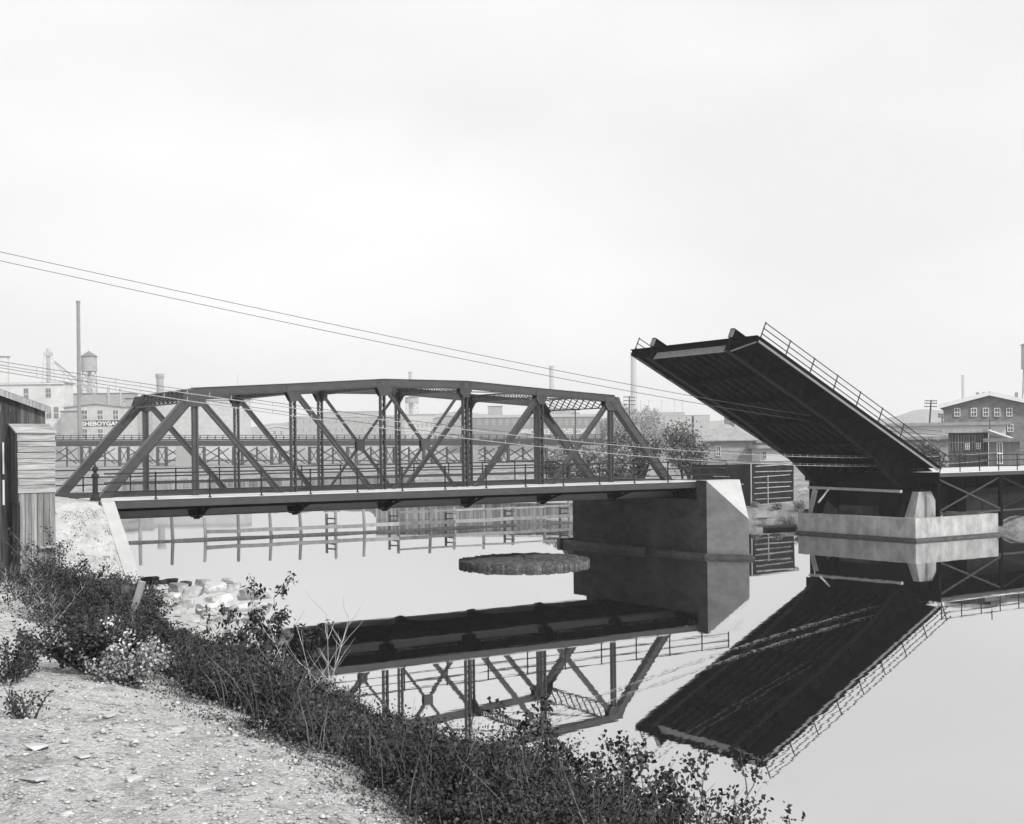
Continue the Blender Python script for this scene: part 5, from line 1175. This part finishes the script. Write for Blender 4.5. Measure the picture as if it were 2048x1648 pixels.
# ================================================================ ROCKS
def rock(p, sx, sy, sz, rot, seed, label, mt='stone', group='boulders at the foot of the abutment', name='boulder'):
    r = np.random.default_rng(seed); import bmesh
    bm = bmesh.new(); bmesh.ops.create_icosphere(bm, subdivisions=3, radius=1.0)
    nrm = np.concatenate([np.array([(1, 0, 0), (-1, 0, 0), (0, 1, 0), (0, -1, 0), (0, 0, 1), (0, 0, -1)]) + r.normal(size=(6, 3)) * .22, r.normal(size=(4, 3))]); nrm /= np.linalg.norm(nrm, axis=1)[:, None]; dist = np.concatenate([r.uniform(.5, .72, 4), r.uniform(.35, .5, 2), r.uniform(.55, .75, 4)])
    for v in bm.verts:
        q = np.array(v.co)
        for nn_, dd in zip(nrm, dist):
            k = q @ nn_
            if k > dd: q = q - nn_ * (k - dd)
        q = q * (1 + .02 * r.normal()); v.co = q
    me = bpy.data.meshes.new(name); 
    ca, sa = math.cos(rot), math.sin(rot)
    for v in bm.verts: x, y, z = v.co.x * sx, v.co.y * sy, v.co.z * sz; v.co = (x * ca - y * sa, x * sa + y * ca, z)
    bm.to_mesh(me); bm.free(); at = me.attributes.new('tone', 'FLOAT', 'FACE'); at.data.foreach_set('value', [float(r.random())] * len(me.polygons))
    me.materials.append(M[mt]); return tag(link_mesh(name, me, None, None, p), label, 'boulder' if name == 'boulder' else 'stone', group)
RK = [  # photograph x, y of centre, half width px, half height px, label
 (505, 1188, 36, 15, 'longest pale slab boulder at the river tip of the pile'), (437, 1198, 32, 12, 'broad flat grey boulder left of the longest slab'),
 (432, 1176, 24, 15, 'angular grey boulder behind the flat one'), (466, 1175, 18, 12, 'wedge shaped boulder behind the longest slab'), (408, 1166, 17, 10, 'squarish pale boulder at the back of the pile near the water'),
 (455, 1162, 12, 6, 'small boulder perched at the back of the pile'), (360, 1176, 20, 11, 'rounded pale boulder left in the back row'), (385, 1186, 22, 10, 'pale boulder in the middle of the back row'),
 (322, 1174, 18, 8, 'pale boulder nearest to the wing wall'), (345, 1192, 20, 9, 'low pale boulder behind the broken post'), (420, 1224, 16, 10, 'small round topped boulder below the flat grey one'),
 (412, 1212, 22, 8, 'thin slab wedged below the flat grey boulder'), (470, 1216, 30, 9, 'pale flat rock at the waterline below the longest slab'), (508, 1210, 28, 8, 'half sunken pale rock at the waterline'),
 (412, 1240, 12, 8, 'small pale stone below the round topped boulder'), (440, 1240, 14, 9, 'small rounded stone low in the pile'), (380, 1246, 26, 12, 'large pale rock half hidden by weeds'),
 (350, 1222, 22, 11, 'pale rock behind the weeds in the middle of the pile'), (375, 1206, 18, 8, 'pale rock in the middle row of the pile'), (505, 1240, 26, 12, 'pale rock behind the long leaved shrub'),
 (475, 1256, 24, 12, 'pale rock left behind the long leaved shrub'), (535, 1262, 26, 13, 'pale rock right behind the long leaved shrub'), (568, 1272, 20, 15, 'dark pointed boulder at the right tip of the bank'),
 (330, 1204, 18, 8, 'pale rock just right of the broken post'), (445, 1272, 24, 12, 'pale rock low behind the weeds'), (545, 1290, 26, 12, 'grey rock at the waterline under the pointed boulder')]
for i, (x, y, hw, hh, lb) in enumerate(RK):
    z = .35 + .5 * (i % 3) * .4 if i not in (12, 13) else .05; z += max(0, (1200 - y)) * .004; p = PG(x, y, z); d = toud(p)[1]; s = d / FPX
    rock(p, hw * s * 1.35, hw * s * 1.1, max(.3, hh * s * 1.6), rd.uniform(-.5, .3) - TH, 100 + i, lb, 'stone' if i not in (22, 25) else 'rubble')
for i in range(90):       # smaller rubble between the boulders
    x = rd.uniform(300, 575); y = 1180 + (x - 300) * .33 + rd.uniform(-14, 60); 
    if y > 1310: continue
    p = PG(x, y, .25); s = toud(p)[1] / FPX; rock(p, rd.uniform(6, 12) * s, rd.uniform(6, 12) * s, rd.uniform(4, 8) * s, rd.uniform(0, 3), 300 + i, 'small pale rubble stone filling the gaps between the boulders', group='small rubble stones', name='rubble_stone')
# dark rocky spit behind them
for i, (x, y, hw) in enumerate(((300, 1158, 24), (340, 1163, 26), (372, 1168, 16), (318, 1166, 18))):
    p = PG(x, y, .1); s = toud(p)[1] / FPX; rock(p, hw * s, hw * s * .5, .28, -TH, 500 + i, 'low dark wet rock at the waterline by the wing wall', 'rubble', 'dark wet rocks by the wing wall', name='wet_rock')
# loose stones on the path
for i in range(150):
    d = 4.8 + 9 * rd.random() ** 1.5; u = crest_u(d) - .15 - rd.random() ** 1.3 * (.32 * d); z = float(bank_z(u, d)); p = UD(u, d, z + .004); sx, sy = proj(p)
    if sx < -20 or sy > 1700: continue
    s = rd.uniform(.012, .035) * (2 if rd.random() < .06 else 1)
    rock(p, s * rd.uniform(1, 1.7), s, s * .4, rd.uniform(0, 3), 700 + i, 'small loose stone lying on the dirt path', 'pebble', 'loose stones on the path', name='path_stone')
for i, (x, y, hw, lb) in enumerate(((68, 1497, 34, 'largest white flat stone on the path at the lower left'), (108, 1535, 20, 'flat white stone below the largest one on the path'), (158, 1515, 18, 'flat white stone right of the largest one on the path'), (96, 1385, 8, 'small dark stone on the path below the flowering weed'), (424, 1408, 18, 'grey flat stone standing at the path edge in the thicket'), (455, 1443, 11, 'bright white stone at the path edge'), (487, 1462, 17, 'longer bright white stone at the path edge below its neighbour'), (728, 1570, 10, 'white stone in the brush at the bottom of the path edge'), (60, 1560, 30, 'low pale stone slab near the lower left corner'))):
    d_ = 1.75 * FPX / (y - 897); u = (x - 1024) / FPX * d_
    for _ in range(8): z = float(bank_z(u, d_)); d_ = .5 * d_ + .5 * (CAM.z - z) * FPX / (y - (PY - (x - PX) * .011)); u = (x - 1024) / FPX * d_
    p = UD(u, d_, float(bank_z(u, d_)) + .01); s = d_ / FPX; rock(p, hw * s, hw * s * 1.1, max(.012, hw * s * .22), .3, 900 + i, lb, 'rubble' if i in (3,) else 'stone', None, name='flat_stone')

# gravel scattered over the trodden dirt: far too many stones to count
gn = 9000; gd = 4.3 + 14 * rng.random(gn) ** 1.7; gu = np.array([crest_u(q) for q in gd]) - .05 - rng.random(gn) ** 1.2 * (.45 * gd); gz = bank_z(gu, gd)
gx = CAM.x + RT.x * gu + FW.x * gd; gy = CAM.y + RT.y * gu + FW.y * gd; gs = rng.lognormal(0, .45, gn) * .0085 + .0006 * gd
oct_v = np.array([(1, 0, 0), (.1, 1, 0), (-1, .1, 0), (0, -1, 0), (.2, .1, .7), (-.1, .2, -.5)]); oct_f = np.array([(0, 1, 4), (1, 2, 4), (2, 3, 4), (3, 0, 4), (1, 0, 5), (2, 1, 5), (3, 2, 5), (0, 3, 5)])
ga = rng.random(gn) * 6.283; ca_, sa_ = np.cos(ga), np.sin(ga); st_ = rng.uniform(.6, 1.5, gn)
vx = oct_v[None, :, 0] * (gs * st_)[:, None]; vy = oct_v[None, :, 1] * gs[:, None]; vz = oct_v[None, :, 2] * (gs * .75)[:, None]
V = np.stack([vx * ca_[:, None] - vy * sa_[:, None] + gx[:, None], vx * sa_[:, None] + vy * ca_[:, None] + gy[:, None], vz + gz[:, None] + .002], -1).reshape(-1, 3)
Fc = (oct_f[None] + (np.arange(gn) * 6)[:, None, None]).reshape(-1, 3); g0 = UD(-3, 8, 5.3)
me = bpy.data.meshes.new('gravel'); me.vertices.add(len(V)); me.vertices.foreach_set('co', (V - np.array(g0)).ravel().astype(np.float32))
me.loops.add(Fc.size); me.loops.foreach_set('vertex_index', Fc.ravel().astype(np.int32)); me.polygons.add(len(Fc)); me.polygons.foreach_set('loop_start', np.arange(0, Fc.size, 3, dtype=np.int32)); me.update(calc_edges=True)
at = me.attributes.new('tone', 'FLOAT', 'FACE'); at.data.foreach_set('value', np.repeat(rng.random(gn), 8).astype(np.float32)); me.materials.append(M['pebble'])
o_ = link_mesh('gravel', me, None, None, g0); tag(o_, 'fine pale and dark gravel strewn over the dirt path', 'gravel', kind='stuff')
rt_ = thing('moored_raft', 'low dark flat raft lying at the littered bank left of the bascule pier', 'raft', PG(1560, 1056)); b = MB()
for i in range(6): a = PG(1528, 1054 + i * .9, .12); e = PG(1592, 1051 + i * .9, .12); b.beam(a, e, .28, .22)
b.build('raft_logs', M['timber_dark'], rt_)

# broken crossed post in the bushes
cp = thing('broken_post', 'leaning squared timber post with a crosspiece standing in the bushes', 'post', P(265, 1240, 15.5))
DC = 18.0
b = MB(); a = P(262, 1240, DC); e = P(285, 1163, DC); b.beam(a, e, .085, .085, up=(FW.x, FW.y, 0)); b.build('upright', M['timber'], cp)
b = MB(); b.beam(P(246, 1174, DC + .09), P(312, 1207, DC + .09), .03, .07, up=(0, 0, 1)); b.build('crosspiece', M['timber_dark'], cp)

# ================================================================ HAZE
hz = MB(); c = UD(0, 2100); hz.obox(c, RT, FW, 2600, 2250, -4, 190)
hm = bpy.data.materials.new('haze'); hm.use_nodes = True; t = hm.node_tree; n = t.nodes
for q in list(n):
    if q.type != 'OUTPUT_MATERIAL': n.remove(q)
pv = n.new('ShaderNodeVolumePrincipled'); pv.inputs['Color'].default_value = (1, 1, 1, 1); pv.inputs['Density'].default_value = .00025; pv.inputs['Anisotropy'].default_value = .35
t.links.new(pv.outputs[0], [q for q in n if q.type == 'OUTPUT_MATERIAL'][0].inputs['Volume'])
o = hz.build('haze', hm, loc=(0, 0, 0)); tag(o, kind='stuff')
